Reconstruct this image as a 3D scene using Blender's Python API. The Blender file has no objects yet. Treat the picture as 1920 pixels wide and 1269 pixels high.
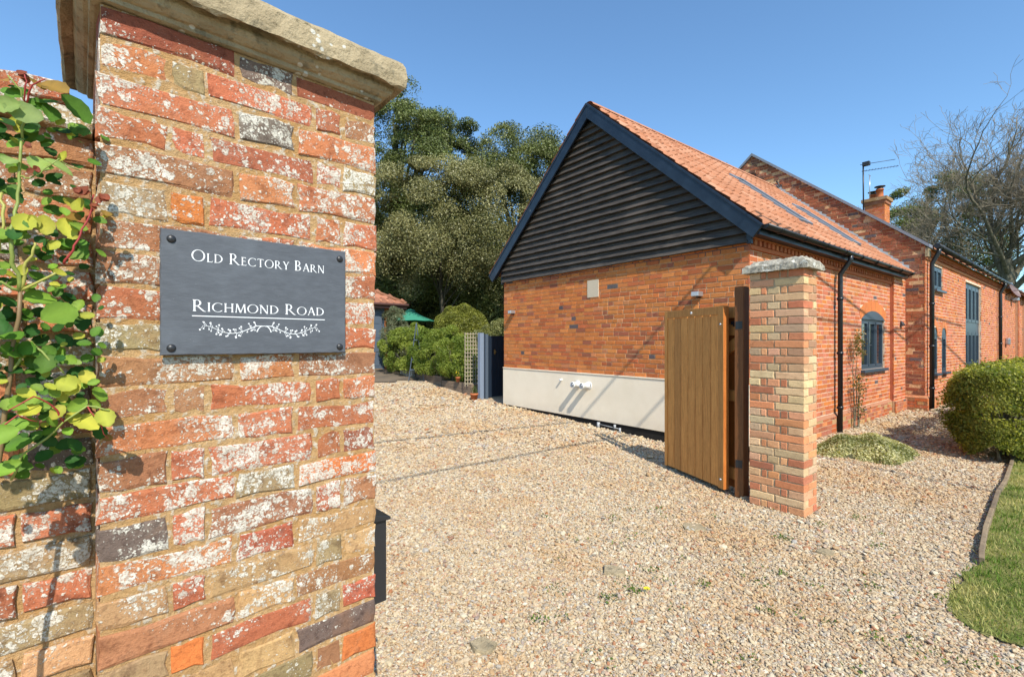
import bpy, math, random
import numpy as np
from mathutils import Vector, Matrix
random.seed(7); rng = np.random.default_rng(7)
sc = bpy.context.scene
col = sc.collection
PI = math.pi

# ------------------------------------------------------------------ camera, sky, sun, exposure
cam = bpy.data.cameras.new('camera'); camo = bpy.data.objects.new('camera', cam); col.objects.link(camo)
camo.location = (0, 0, 1.65); camo.rotation_euler = (math.radians(90), 0, 0)
cam.sensor_width = 36; cam.lens = 16.52; cam.shift_y = 0.0029; cam.clip_start = 0.05; cam.clip_end = 2000
sc.camera = camo
SUN = Vector((0.31, -0.95, 1.0)).normalized()
SUN_EL = math.asin(SUN.z)
w = bpy.data.worlds.new('World'); sc.world = w; w.use_nodes = True
wn = w.node_tree.nodes; wl = w.node_tree.links
sky = wn.new('ShaderNodeTexSky'); sky.sky_type = 'NISHITA'; sky.sun_disc = False
sky.sun_elevation = SUN_EL; sky.sun_rotation = math.atan2(SUN.x, SUN.y)
sky.air_density = 1.0; sky.dust_density = 0.4; sky.ozone_density = 1.0; sky.altitude = 50
bg = wn['Background']; bg.inputs[1].default_value = 0.138
tint = wn.new('ShaderNodeVectorMath'); tint.operation = 'MULTIPLY'; tint.inputs[1].default_value = (.76, 1.0, 1.13)
wl.new(sky.outputs[0], tint.inputs[0]); wl.new(tint.outputs[0], bg.inputs[0])
sl = bpy.data.lights.new('sun', 'SUN'); sl.energy = 4.3; sl.angle = math.radians(0.5); sl.color = (1.0, 0.94, 0.83)
so = bpy.data.objects.new('sun', sl); col.objects.link(so); so.location = (5, -10, 20)
so.rotation_euler = SUN.to_track_quat('Z', 'Y').to_euler()
sc.view_settings.view_transform = 'Standard'; sc.view_settings.look = 'None'
sc.view_settings.gamma = 1.0; sc.view_settings.exposure = 0.60
sc.view_settings.use_curve_mapping = False

# ------------------------------------------------------------------ helpers
def lin(v):
    v /= 255.0
    return v / 12.92 if v <= 0.04045 else ((v + 0.055) / 1.055) ** 2.4
def C(r, g, b, f=0.8): return (lin(r) * f, lin(g) * f, lin(b) * f, 1.0)

def tag(o, label=None, cat=None, group=None, kind=None):
    if label: o['label'] = label
    if cat: o['category'] = cat
    if group: o['group'] = group
    if kind: o['kind'] = kind
    return o
def empty(name, loc=(0, 0, 0), rz=0.0, label=None, cat=None, group=None, kind=None):
    o = bpy.data.objects.new(name, None); col.objects.link(o); o.empty_display_size = 0.1
    o.location = loc; o.rotation_euler = (0, 0, rz)
    return tag(o, label, cat, group, kind)

class MB:
    def __init__(s): s.v = []; s.f = []; s.c = []; s.sm = []
    def add(s, vs, fs, c=None, smooth=False):
        n = len(s.v); s.v += [tuple(p) for p in vs]; s.f += [tuple(i + n for i in f) for f in fs]
        s.c += [c or (1, 1, 1, 1)] * len(vs); s.sm += [smooth] * len(fs)
    def box(s, x0, x1, y0, y1, z0, z1, M=None, c=None):
        vs = [Vector(p) for p in ((x0,y0,z0),(x1,y0,z0),(x1,y1,z0),(x0,y1,z0),(x0,y0,z1),(x1,y0,z1),(x1,y1,z1),(x0,y1,z1))]
        if M: vs = [M @ p for p in vs]
        s.add(vs, [(0,3,2,1),(4,5,6,7),(0,1,5,4),(1,2,6,5),(2,3,7,6),(3,0,4,7)], c)
    def bar(s, a, b, wd, ht, up=(0,0,1), c=None):
        a = Vector(a); b = Vector(b); d = b - a; L = d.length; d.normalize()
        x = d.cross(Vector(up))
        if x.length < 1e-4: x = d.cross(Vector((1,0,0)))
        x.normalize(); z = x.cross(d)
        vs = []
        for t in (0, L):
            for sx, sz in ((-1,-1),(1,-1),(1,1),(-1,1)):
                vs.append(a + d*t + x*sx*wd/2 + z*sz*ht/2)
        s.add(vs, [(3,2,1,0),(4,5,6,7),(0,1,5,4),(1,2,6,5),(2,3,7,6),(3,0,4,7)], c)
    def tube(s, pts, radii, n=8, c=None, cap=True, smooth=True):
        pts = [Vector(p) for p in pts]
        if not hasattr(radii, '__len__'): radii = [radii]*len(pts)
        base = len(s.v); ref = None; k = len(pts)
        for i, p in enumerate(pts):
            d = (pts[min(i+1,k-1)] - pts[max(i-1,0)])
            if d.length < 1e-9: d = Vector((0,0,1))
            d.normalize()
            if ref is None: ref = Vector((0,0,1)) if abs(d.z) < 0.9 else Vector((1,0,0))
            x = d.cross(ref)
            if x.length < 1e-5: x = d.cross(Vector((0,1,0)))
            x.normalize(); y = x.cross(d); ref = y if abs(d.dot(y)) < .9 else ref
            ref = -d.cross(x) if False else ref
            for j in range(n):
                a = 2*PI*j/n
                s.v.append(tuple(p + (x*math.cos(a) + y*math.sin(a))*radii[i])); s.c.append(c or (1,1,1,1))
        for i in range(k-1):
            for j in range(n):
                a = base + i*n + j; b = base + i*n + (j+1) % n
                s.f.append((a, b, b+n, a+n)); s.sm.append(smooth)
        if cap:
            s.f.append(tuple(base + j for j in range(n))[::-1]); s.sm.append(False)
            s.f.append(tuple(base + (k-1)*n + j for j in range(n))); s.sm.append(False)
    def lathe(s, prof, cx=0, cy=0, n=16, c=None):
        base = len(s.v)
        for r, z in prof:
            for j in range(n):
                a = 2*PI*j/n; s.v.append((cx + r*math.cos(a), cy + r*math.sin(a), z)); s.c.append(c or (1,1,1,1))
        for i in range(len(prof)-1):
            for j in range(n):
                a = base+i*n+j; b = base+i*n+(j+1) % n
                s.f.append((a,b,b+n,a+n)); s.sm.append(True)
    def mesh(s, name, mat):
        me = bpy.data.meshes.new(name); me.from_pydata(s.v, [], s.f)
        ca = me.color_attributes.new('Col', 'FLOAT_COLOR', 'POINT')
        ca.data.foreach_set('color', np.array(s.c, dtype=np.float32).ravel())
        me.polygons.foreach_set('use_smooth', s.sm)
        me.materials.append(mat); me.update(); return me
    def build(s, name, mat, parent=None, kind=None, label=None, bevel=0, loc=None, rot=None):
        o = bpy.data.objects.new(name, s.mesh(name, mat)); col.objects.link(o)
        if parent: o.parent = parent
        if kind: o['kind'] = kind
        if label: o['label'] = label
        if bevel:
            m = o.modifiers.new('b', 'BEVEL'); m.width = bevel; m.segments = 2; m.limit_method = 'ANGLE'
        if loc: o.location = loc
        if rot: o.rotation_euler = rot
        return o
def inst(name, me, parent, loc, rot=(0,0,0), scale=(1,1,1), colr=None, kind=None):
    o = bpy.data.objects.new(name, me); col.objects.link(o); o.parent = parent
    o.location = loc; o.rotation_euler = rot; o.scale = scale
    if colr: o.color = colr
    if kind: o['kind'] = kind
    return o
def np_mesh(name, V, Fq, colr, mat, parent=None, kind=None, nside=4, smooth=False):
    """fast mesh from numpy arrays; Fq (m, nside)"""
    me = bpy.data.meshes.new(name); m = len(Fq)
    me.vertices.add(len(V)); me.vertices.foreach_set('co', V.astype(np.float32).ravel())
    me.loops.add(m*nside); me.loops.foreach_set('vertex_index', Fq.astype(np.int32).ravel())
    me.polygons.add(m); me.polygons.foreach_set('loop_start', np.arange(0, m*nside, nside, dtype=np.int32))
    me.update(calc_edges=True)
    if colr is not None:
        ca = me.color_attributes.new('Col', 'FLOAT_COLOR', 'POINT')
        ca.data.foreach_set('color', colr.astype(np.float32).ravel())
    if smooth: me.polygons.foreach_set('use_smooth', [True]*m)
    me.materials.append(mat)
    o = bpy.data.objects.new(name, me); col.objects.link(o)
    if parent: o.parent = parent
    if kind: o['kind'] = kind
    return o

# ------------------------------------------------------------------ material helpers
class N:
    def __init__(s, name):
        s.m = bpy.data.materials.new(name); s.m.use_nodes = True
        s.t = s.m.node_tree; s.b = s.t.nodes['Principled BSDF']
        s.pos = s.t.nodes.new('ShaderNodeNewGeometry').outputs['Position']
    def n(s, ty, **kw):
        nd = s.t.nodes.new(ty)
        for k, v in kw.items(): setattr(nd, k, v)
        return nd
    def l(s, a, b): s.t.links.new(a, b)
    def noise(s, scale, detail=4, rough=.55, vec=None, out=0, dist=0):
        nd = s.n('ShaderNodeTexNoise'); nd.inputs['Scale'].default_value = scale
        nd.inputs['Detail'].default_value = detail; nd.inputs['Roughness'].default_value = rough
        nd.inputs['Distortion'].default_value = dist
        s.l(vec or s.pos, nd.inputs['Vector']); return nd.outputs[out]
    def vor(s, scale, feature='F1', out='Distance', vec=None, rnd=1.0):
        nd = s.n('ShaderNodeTexVoronoi', feature=feature); nd.inputs['Scale'].default_value = scale
        nd.inputs['Randomness'].default_value = rnd
        s.l(vec or s.pos, nd.inputs['Vector']); return nd.outputs[out]
    def ramp(s, fac, stops, interp='LINEAR'):
        nd = s.n('ShaderNodeValToRGB'); nd.color_ramp.interpolation = interp
        e = nd.color_ramp.elements
        while len(e) < len(stops): e.new(0.5)
        for i, (p, c) in enumerate(stops):
            e[i].position = p; e[i].color = c if len(c) == 4 else (*c, 1)
        s.l(fac, nd.inputs[0]); return nd.outputs[0]
    def step(s, fac, a, b):
        nd = s.n('ShaderNodeMapRange'); nd.inputs[1].default_value = a; nd.inputs[2].default_value = b
        nd.interpolation_type = 'SMOOTHSTEP'; s.l(fac, nd.inputs[0]); return nd.outputs[0]
    def math(s, op, a, b=None, c=None):
        nd = s.n('ShaderNodeMath', operation=op)
        for i, x in enumerate((a, b, c)):
            if x is None: continue
            if isinstance(x, (int, float)): nd.inputs[i].default_value = x
            else: s.l(x, nd.inputs[i])
        return nd.outputs[0]
    def mix(s, fac, a, b, mode='MIX'):
        nd = s.n('ShaderNodeMix', data_type='RGBA', blend_type=mode)
        for i, x in ((0, fac), (6, a), (7, b)):
            if isinstance(x, (int, float)): nd.inputs[i].default_value = x
            elif isinstance(x, tuple): nd.inputs[i].default_value = x if len(x) == 4 else (*x, 1)
            else: s.l(x, nd.inputs[i])
        return nd.outputs[2]
    def vscale(s, vec, v):
        nd = s.n('ShaderNodeVectorMath', operation='MULTIPLY'); s.l(vec, nd.inputs[0]); nd.inputs[1].default_value = v
        return nd.outputs[0]
    def obj(s):
        return s.n('ShaderNodeTexCoord').outputs['Object']
    def rotz(s, vec, a):
        nd = s.n('ShaderNodeVectorRotate'); nd.rotation_type = 'Z_AXIS'; nd.inputs['Angle'].default_value = a
        s.l(vec, nd.inputs['Vector']); return nd.outputs[0]
    def bump(s, h, strength=.5, dist=.01, prev=None):
        nd = s.n('ShaderNodeBump'); nd.inputs['Strength'].default_value = strength; nd.inputs['Distance'].default_value = dist
        s.l(h, nd.inputs['Height'])
        if prev is not None: s.l(prev, nd.inputs['Normal'])
        return nd.outputs[0]
    def fin(s, base, rough=.8, normal=None, spec=.3, metal=0):
        for k, x in (('Base Color', base), ('Roughness', rough), ('Specular IOR Level', spec), ('Metallic', metal)):
            if isinstance(x, (int, float)): s.b.inputs[k].default_value = x
            elif isinstance(x, tuple): s.b.inputs[k].default_value = x if len(x) == 4 else (*x, 1)
            else: s.l(x, s.b.inputs[k])
        if normal is not None: s.l(normal, s.b.inputs['Normal'])
        return s.m

BR = math.atan2(.6143, .7891)          # barn heading
PR = math.atan2(.674, .738)            # near gatepost heading

def brick_mat(name, src, lichen=0.0, lscale=1.0, mottle=.5, fine=300, zband=None, bumpd=.004, dark=.5):
    m = N(name)
    if src == 'obj': base = m.n('ShaderNodeObjectInfo').outputs['Color']
    else: base = m.n('ShaderNodeVertexColor', layer_name='Col').outputs['Color']
    n1 = m.noise(26, 5, .6); n2 = m.noise(fine, 3, .6); n3 = m.noise(7, 3, .5)
    c = m.mix(m.math('MULTIPLY', m.step(n1, .52, .72), mottle), base, m.mix(1.0, base, (.42,.36,.36), 'MULTIPLY'))
    c = m.mix(m.math('MULTIPLY', m.step(n3, .54, .7), .5*mottle+.1), c, m.mix(.6, base, (.30,.13,.05)))
    base = m.mix(1.0, base, (.90,.85,.83), 'MULTIPLY')
    n5 = m.noise(70, 4, .65); n6 = m.noise(13, 4, .6, dist=1.0)
    c = m.mix(m.math('MULTIPLY', m.step(n5, .48, .66), mottle*.75), c, m.mix(1.0, c, (.55,.50,.50), 'MULTIPLY'))
    c = m.mix(m.math('MULTIPLY', m.step(n6, .55, .66), mottle*.40), c, m.mix(.5, c, (.33,.20,.12)))
    c = m.mix(m.math('MULTIPLY', m.step(n2, .35, .75), .35), c, m.mix(1.0, c, (1.5,1.4,1.35), 'MULTIPLY'))
    hs = m.math('ADD', m.math('MULTIPLY', n2, .4), m.math('ADD', m.math('MULTIPLY', n1, .5), m.math('MULTIPLY', n5, .55)))
    pits = m.step(m.vor(95*lscale), .12, .03)
    c = m.mix(m.math('MULTIPLY', m.math('MULTIPLY', pits, m.step(n1,.5,.6)), .6), c, (.05,.02,.015))
    if lichen > 0:
        warp = m.n('ShaderNodeVectorMath', operation='ADD')
        wv = m.vscale(m.noise(60*lscale, 3, .6, out=1), (.018/lscale,)*3)
        m.l(m.pos, warp.inputs[0]); m.l(wv, warp.inputs[1])
        dens = m.noise(6*lscale, 3, .6)
        d2 = m.noise(17*lscale, 2, .5)
        if zband:
            z = m.n('ShaderNodeSeparateXYZ'); m.l(m.pos, z.inputs[0])
            zz = m.math('MULTIPLY', m.step(z.outputs[2], zband[0], zband[1]), m.step(z.outputs[2], zband[3], zband[2]))
            zz = m.math('ADD', m.math('MULTIPLY', zz, .26), -.17)
            dens = m.math('ADD', dens, zz)
        dens = m.math('ADD', m.math('MULTIPLY', dens, .7), m.math('MULTIPLY', d2, .35))
        thr = m.math('MULTIPLY', m.step(dens, .37, .80), 1.0)
        masks = []
        for sc_, k in ((34, .50), (80, .55), (165, .58)):
            v = m.vor(sc_*lscale, vec=warp.outputs[0])
            vc = m.n('ShaderNodeSeparateColor'); m.l(m.vor(sc_*lscale, out='Color', vec=warp.outputs[0]), vc.inputs[0])
            rad = m.math('MULTIPLY', m.math('MULTIPLY', thr, k*lichen*1.62), m.math('ADD', m.math('MULTIPLY', vc.outputs[0], 1.0), .15))
            masks.append(m.step(m.math('SUBTRACT', rad, v), -.02, .06))
        mk = m.math('MAXIMUM', m.math('MAXIMUM', masks[0], masks[1]), masks[2])
        bloom = m.math('MULTIPLY', m.step(dens, .50, .66), m.step(m.noise(75, 5, .7), .42, .66))
        c = m.mix(m.math('MULTIPLY', bloom, .25), c, (.56,.50,.41))
        crust = m.noise(190, 4, .7)
        mk = m.math('MULTIPLY', m.math('MULTIPLY', mk, m.step(crust, .34, .52)), .92)
        lc = m.ramp(m.noise(45, 3, .6), [(.3, (.44,.40,.33)), (.48, (.60,.56,.47)), (.7, (.76,.72,.63))])
        c = m.mix(mk, c, lc)
        hs = m.math('ADD', hs, m.math('MULTIPLY', mk, m.math('MULTIPLY', crust, .35)))
    nb = m.bump(hs, .9, bumpd)
    return m.fin(c, .88, nb, .2)

def mortar_mat(name, base, base2, lich=.0):
    m = N(name)
    n1 = m.noise(9, 4); n2 = m.noise(420, 3, .7); n3 = m.noise(60, 4, .6)
    c = m.mix(m.step(n1, .35, .65), base, base2)
    c = m.mix(m.math('MULTIPLY', m.step(n2, .55, .7), .6), c, m.mix(1.0, c, (.55,.5,.42), 'MULTIPLY'))
    if lich:
        c = m.mix(m.math('MULTIPLY', m.step(n3, .60-lich*.1, .68), .85), c, (.66,.60,.49))
    c = m.mix(m.math('MULTIPLY', m.step(m.noise(18, 4, .6), .52, .66), .5), c, m.mix(1., c, (.62,.58,.50), 'MULTIPLY'))
    return m.fin(c, .95, m.bump(m.math('ADD', m.math('MULTIPLY', n2, .6), m.math('MULTIPLY', n3, 1.6)), 1.0, .009), .1)

M_near = brick_mat('old_brick', 'obj', lichen=1.0, mottle=.75, zband=(.55, 1.25, 2.28, 2.42), bumpd=.007)
M_post = brick_mat('reclaimed_brick', 'obj', lichen=.0, mottle=.35)
M_barnb = brick_mat('barn_brick', 'obj', mottle=.45, fine=180)
M_barna = brick_mat('barn_brick_joined', 'attr', mottle=.45, fine=180)
M_oldb = brick_mat('barn_old_brick', 'attr', lichen=.35, lscale=.5, mottle=.7, fine=120, bumpd=.01)
M_mort_near = mortar_mat('sandy_mortar', (.50,.285,.115,1), (.58,.37,.18,1), .8)
M_mort_post = mortar_mat('pale_mortar', (.60,.45,.27,1), (.54,.40,.25,1))
M_mort_barn = mortar_mat('lime_mortar', (.66,.42,.24,1), (.58,.34,.17,1))
M_mort_front = mortar_mat('pale_lime_mortar', (.78,.60,.44,1), (.72,.50,.35,1))

def stone_mat(name, a, b, d, scale=1.0, lich=.3):
    m = N(name)
    n1 = m.noise(9*scale, 5, .6); n2 = m.noise(70*scale, 5, .65); n3 = m.noise(22*scale, 4, .6)
    c = m.mix(m.step(n1, .35, .65), a, b)
    c = m.mix(m.math('MULTIPLY', m.step(n3, .54, .68), .75), c, d)
    c = m.mix(m.math('MULTIPLY', m.step(n2, .5, .75), .5), c, m.mix(1., c, (.5,.48,.44), 'MULTIPLY'))
    v = m.step(m.math('SUBTRACT', m.math('MULTIPLY', m.step(m.noise(5*scale), .5, .7), lich*1.6), m.vor(38*scale)), -.02, .06)
    c = m.mix(m.math('MULTIPLY', v, .85), c, (.56,.55,.49))
    return m.fin(c, .93, m.bump(m.math('ADD', n2, n3), 1, .008), .15)
M_stone = stone_mat('weathered_sandstone', (.40,.32,.20,1), (.31,.245,.15,1), (.17,.145,.095,1))
M_cap2 = stone_mat('lichened_stone', (.46,.42,.34,1), (.22,.20,.16,1), (.07,.062,.05,1), 2.0, .8)
M_soffit = M_stone

def plain(name, base, rough=.5, spec=.5, metal=0, nscale=0, nstr=.2, var=.0):
    m = N(name)
    if var:
        n = m.noise(nscale or 8, 4); b = m.mix(m.math('MULTIPLY', n, var), base, tuple(x*.45 for x in base[:3]))
    else: b = base
    nb = m.bump(m.noise(nscale, 4), nstr, .004) if nscale else None
    return m.fin(b, rough, nb, spec, metal)
M_black = plain('black_plastic', (.012,.013,.015,1), .35)
M_iron = plain('black_iron', (.02,.02,.022,1), .4)
M_navy = plain('navy_painted_timber', (.012,.022,.040,1), .42, .5, 0, 35, .3, .3)
M_frame = plain('grey_blue_frame', (.040,.060,.082,1), .4, .5, 0, 40, .15)
M_gpaint = plain('slate_blue_paint', (.080,.105,.14,1), .45, .5, 0, 20, .2, .2)
M_postp = plain('pale_blue_grey_paint', (.20,.245,.32,1), .5, .5, 0, 30, .2, .2)
M_lead = plain('lead', (.25,.27,.31,1), .55, .4, 0, 14, .6, .6)
M_white = plain('white_plastic', (.72,.71,.68,1), .4)
M_steel = plain('galvanised_steel', (.45,.46,.48,1), .35, .5, .7)
M_pink = plain('brown_gutter', (.13,.06,.045,1), .5)
M_glass = plain('dark_glass', (.015,.022,.028,1), .04, .9)
M_lens = plain('lamp_lens', (.42,.45,.48,1), .15, .6)
M_terra = plain('terracotta', (.52,.17,.07,1), .8, .2, 0, 30, .3, .3)
M_parasol = plain('green_canvas', (.045,.24,.16,1), .8, .2, 0, 60, .1, .3)
M_blind = plain('window_blind', (.45,.45,.42,1), .8)
M_letter = plain('white_print', (.74,.75,.76,1), .6, .2)
M_trellis = plain('cream_timber', (.42,.36,.25,1), .8, .2, 0, 40, .3, .3)
M_leadwt = plain('tarnished_flashing', (.42,.43,.44,1), .6, .4, 0, 9, .6, .5)

# painted render
m = N('cream_render'); n1 = m.noise(2.2, 5, .6); n2 = m.noise(55, 4, .6)
zz = m.n('ShaderNodeSeparateXYZ'); m.l(m.pos, zz.inputs[0])
c = m.mix(m.step(n1, .35, .7), (.86,.74,.57,1), (.81,.69,.52,1))
c = m.mix(m.math('MULTIPLY', m.step(zz.outputs[2], .45, .22), m.math('MULTIPLY', m.noise(12), .5)), c, (.55,.47,.37,1))
M_render = m.fin(c, .8, m.bump(m.math('ADD', n2, m.noise(6, 3)), .35, .006), .25)
# slate
m = N('slate'); v = m.vscale(m.pos, (1, 1, 3.2))
n1 = m.noise(26, 6, .65, vec=v); n2 = m.noise(8, 3)
c = m.mix(m.step(n1, .3, .75), (.072,.078,.090,1), (.092,.100,.115,1))
c = m.mix(m.math('MULTIPLY', m.step(n2, .5, .75), .5), c, (.125,.14,.16,1))
c = m.mix(m.math('MULTIPLY', m.step(m.vor(60), .07, .03), .3), c, (.3,.3,.3,1))
M_slate = m.fin(c, .55, m.bump(m.noise(70, 5, .6, vec=v), .3, .002), .4)
# weatherboard
m = N('black_stained_boards'); v = m.vscale(m.rotz(m.pos, -BR), (6, 1.2, 30))
g = m.noise(3.5, 6, .65, vec=v); g2 = m.noise(1.5, 3)
c = m.mix(m.step(g, .35, .7), (.030,.024,.019,1), (.098,.080,.064,1))
c = m.mix(m.math('MULTIPLY', m.step(g2, .5, .7), .45), c, (.13,.105,.085,1))
kn = m.step(m.vor(1.5, vec=m.vscale(m.rotz(m.pos, -BR), (1, 1, 5))), .055, .03)
c = m.mix(m.math('MULTIPLY', kn, .7), c, (.22,.19,.15,1))
M_board = m.fin(c, .6, m.bump(g, .6, .006), .35)
# barge board with scuffs
m = N('navy_bargeboard'); g = m.noise(5, 5, .6); sp = m.step(m.vor(2.4), .06, .03)
c = m.mix(m.step(g, .4, .7), (.007,.014,.028,1), (.015,.026,.045,1))
c = m.mix(m.math('MULTIPLY', sp, .5), c, (.2,.2,.19,1))
M_barge = m.fin(c, .38, m.bump(m.noise(30, 4), .3, .004), .5)

def wood_mat(name, a, b, rz, vert=True, rough=.6):
    m = N(name)
    oi = m.n('ShaderNodeObjectInfo').outputs['Random']
    sc3 = (14, 14, .9) if vert else (1.2, 1.2, 14)
    add = m.n('ShaderNodeVectorMath', operation='ADD'); cb = m.n('ShaderNodeCombineXYZ')
    m.l(m.math('MULTIPLY', oi, 9.0), cb.inputs[2]); m.l(m.pos, add.inputs[0]); m.l(cb.outputs[0], add.inputs[1])
    v = m.vscale(m.rotz(add.outputs[0], rz), sc3)
    g = m.noise(5, 6, .65, vec=v, dist=.5); g2 = m.noise(28, 4, .6, vec=v); g3 = m.noise(1.2, 3)
    c = m.mix(m.step(g, .35, .7), a, b)
    c = m.mix(m.math('MULTIPLY', m.step(g2, .48, .72), .65), c, m.mix(1., c, (.52,.42,.32), 'MULTIPLY'))
    c = m.mix(m.math('MULTIPLY', g3, .35), c, m.mix(1., c, (.7,.62,.5), 'MULTIPLY'))
    c = m.mix(.55, c, m.mix(oi, m.mix(1., c, (.58,.53,.47), 'MULTIPLY'), m.mix(1., c, (1.32,1.25,1.12), 'MULTIPLY')))
    return m.fin(c, rough, m.bump(m.math('ADD', g, m.math('MULTIPLY', g2, .5)), .35, .003), .35)
M_oak = wood_mat('oiled_hardwood', (.74,.35,.10,1), (.52,.22,.055,1), 0)
M_oak_red = wood_mat('reddish_hardwood', (.50,.17,.035,1), (.36,.11,.022,1), 0)
M_brown = wood_mat('brown_stained_post', (.22,.085,.025,1), (.14,.055,.018,1), 0)
M_sleeper = wood_mat('weathered_sleeper', (.26,.20,.15,1), (.16,.12,.09,1), 0, False, .9)
M_kerbw = wood_mat('grey_edging_board', (.27,.21,.14,1), (.17,.135,.095,1), 0, False, .9)

# pantiles
m = N('pantile')
oi = m.n('ShaderNodeObjectInfo').outputs['Random']; vc = m.n('ShaderNodeVertexColor', layer_name='Col').outputs['Color']
c = m.ramp(oi, [(0, (.33,.135,.070)), (.35, (.43,.195,.110)), (.7, (.38,.150,.075)), (1, (.48,.25,.155))])
c = m.mix(1., c, vc, 'MULTIPLY')
g = m.noise(14, 5, .65); c = m.mix(m.math('MULTIPLY', m.step(g, .5, .75), .5), c, (.30,.15,.10,1))
c = m.mix(m.math('MULTIPLY', m.step(m.noise(30, 4), .6, .7), .4), c, (.55,.45,.33,1))
M_tile = m.fin(c, .85, m.bump(m.noise(90, 4), .5, .004), .2)

def leaf_mat(name, rough=.5, trans=.35, spec=.3, src='Col'):
    m = N(name)
    if src == 'Col': c = m.n('ShaderNodeVertexColor', layer_name='Col').outputs['Color']
    else: c = m.n('ShaderNodeObjectInfo').outputs['Color']
    m.fin(c, rough, None, spec)
    tr = m.n('ShaderNodeBsdfTranslucent'); m.l(m.mix(1., c, (1.5,1.6,.6), 'MULTIPLY'), tr.inputs[0])
    mx = m.n('ShaderNodeMixShader'); mx.inputs[0].default_value = trans
    out = [n for n in m.t.nodes if n.type == 'OUTPUT_MATERIAL'][0]
    m.l(m.b.outputs[0], mx.inputs[1]); m.l(tr.outputs[0], mx.inputs[2]); m.l(mx.outputs[0], out.inputs[0])
    return m
M_leaf = leaf_mat('foliage').m; M_hedgeleaf = leaf_mat('hedge_leaf', .5, .45, .3).m; M_oakleaf = leaf_mat('evergreen_foliage', .45, .10, .35).m
mm = leaf_mat('rose_leaf', .6, .28, .22, 'obj')
cc = mm.n('ShaderNodeObjectInfo').outputs['Color']
vv = mm.n('ShaderNodeVertexColor', layer_name='Col').outputs['Color']
c2 = mm.mix(1., cc, vv, 'MULTIPLY'); c2 = mm.mix(mm.math('MULTIPLY', mm.noise(60, 3), .35), c2, mm.mix(1., c2, (.6,.62,.5), 'MULTIPLY'))
mm.l(c2, mm.b.inputs['Base Color']); mm.l(mm.bump(mm.noise(150, 3), .4, .002), mm.b.inputs['Normal'])
M_rose = mm.m
m = N('bark'); g = m.noise(3, 6, .7, vec=m.vscale(m.pos, (2.5, 2.5, .6)))
M_bark = m.fin(m.mix(m.step(g, .35, .7), (.10,.09,.06,1), (.24,.21,.15,1)), .9, m.bump(g, .8, .05), .1)
m = N('shaded_bark'); M_bark_shaded = m.fin(m.mix(m.noise(3), (.05,.045,.03,1), (.10,.085,.06,1)), .9, None, .1)  # bark colour darkened so trunks sink into the shade under the crowns
m = N('twig_bark'); g = m.noise(1.2, 4, .6)
M_twig = m.fin(m.mix(m.step(g, .4, .7), (.20,.165,.12,1), (.32,.27,.19,1)), .9, None, .1)
m = N('rose_stem'); M_stem = m.fin(m.n('ShaderNodeVertexColor', layer_name='Col').outputs['Color'], .5, m.bump(m.noise(120), .3, .002), .4)

# gravel sheet / pebbles
PEB = [(0, (.60,.49,.32)), (.15, (.52,.39,.24)), (.28, (.62,.54,.40)), (.42, (.42,.27,.14)), (.5, (.58,.46,.31)),
       (.62, (.30,.25,.20)), (.70, (.66,.59,.46)), (.80, (.50,.31,.15)), (.88, (.40,.38,.35)), (.94, (.38,.15,.06)), (1.0, (.70,.64,.53))]
m = N('gravel_sheet')
cell = m.n('ShaderNodeSeparateColor'); m.l(m.vor(55, out='Color'), cell.inputs[0])
c = m.ramp(cell.outputs[0], [(p, tuple(x*.95 for x in k)) for p, k in PEB])
d = m.vor(55)
c = m.mix(m.math('MULTIPLY', m.step(d, .35, .75), .55), c, (.17,.12,.075,1))
c = m.mix(m.math('MULTIPLY', m.step(m.noise(.9, 4), .5, .7), .3), c, (.42,.27,.14,1))
M_gravel = m.fin(c, .9, m.bump(m.math('MULTIPLY', d, -1.0), 1.0, .012), .15)
m = N('pebble')
oi = m.n('ShaderNodeObjectInfo').outputs['Random']
c = m.ramp(oi, PEB); c = m.mix(m.math('MULTIPLY', m.noise(170, 3), .35), c, m.mix(1., c, (.6,.55,.5), 'MULTIPLY'))
n9 = m.noise(.8, 4, .6)
c = m.mix(m.math('MULTIPLY', m.step(n9, .46, .66), .5), c, m.mix(1., c, (.92,.70,.46), 'MULTIPLY'))
c = m.mix(.5, c, m.mix(1., c, (.80,.80,.76), 'MULTIPLY'))
M_peb = m.fin(c, .75, None, .25)
m = N('ground_soil'); n = m.noise(.5, 5)
M_soil = m.fin(m.mix(m.step(n, .35, .65), (.06,.09,.025,1), (.11,.10,.05,1)), .95, m.bump(m.noise(8, 5), .6, .05), .1)
m = N('lawn_turf'); n = m.noise(3.2, 5, .6); n2 = m.noise(60, 4, .7)
c = m.mix(m.step(n, .35, .68), (.13,.16,.035,1), (.36,.31,.12,1)); c = m.mix(m.math('MULTIPLY', n2, .5), c, (.035,.06,.012,1))
M_turf = m.fin(c, .9, m.bump(n2, .8, .02), .1)
m = N('tarmac_apron'); n = m.noise(90, 4, .7); n1 = m.noise(1.6, 4)
M_apron = m.fin(m.mix(m.step(n1, .35, .65), (.16,.125,.09,1), (.11,.09,.07,1)), .95, m.bump(n, .6, .008), .1)
M_grassb = leaf_mat('grass_blade', .6, .3, .2).m

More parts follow.
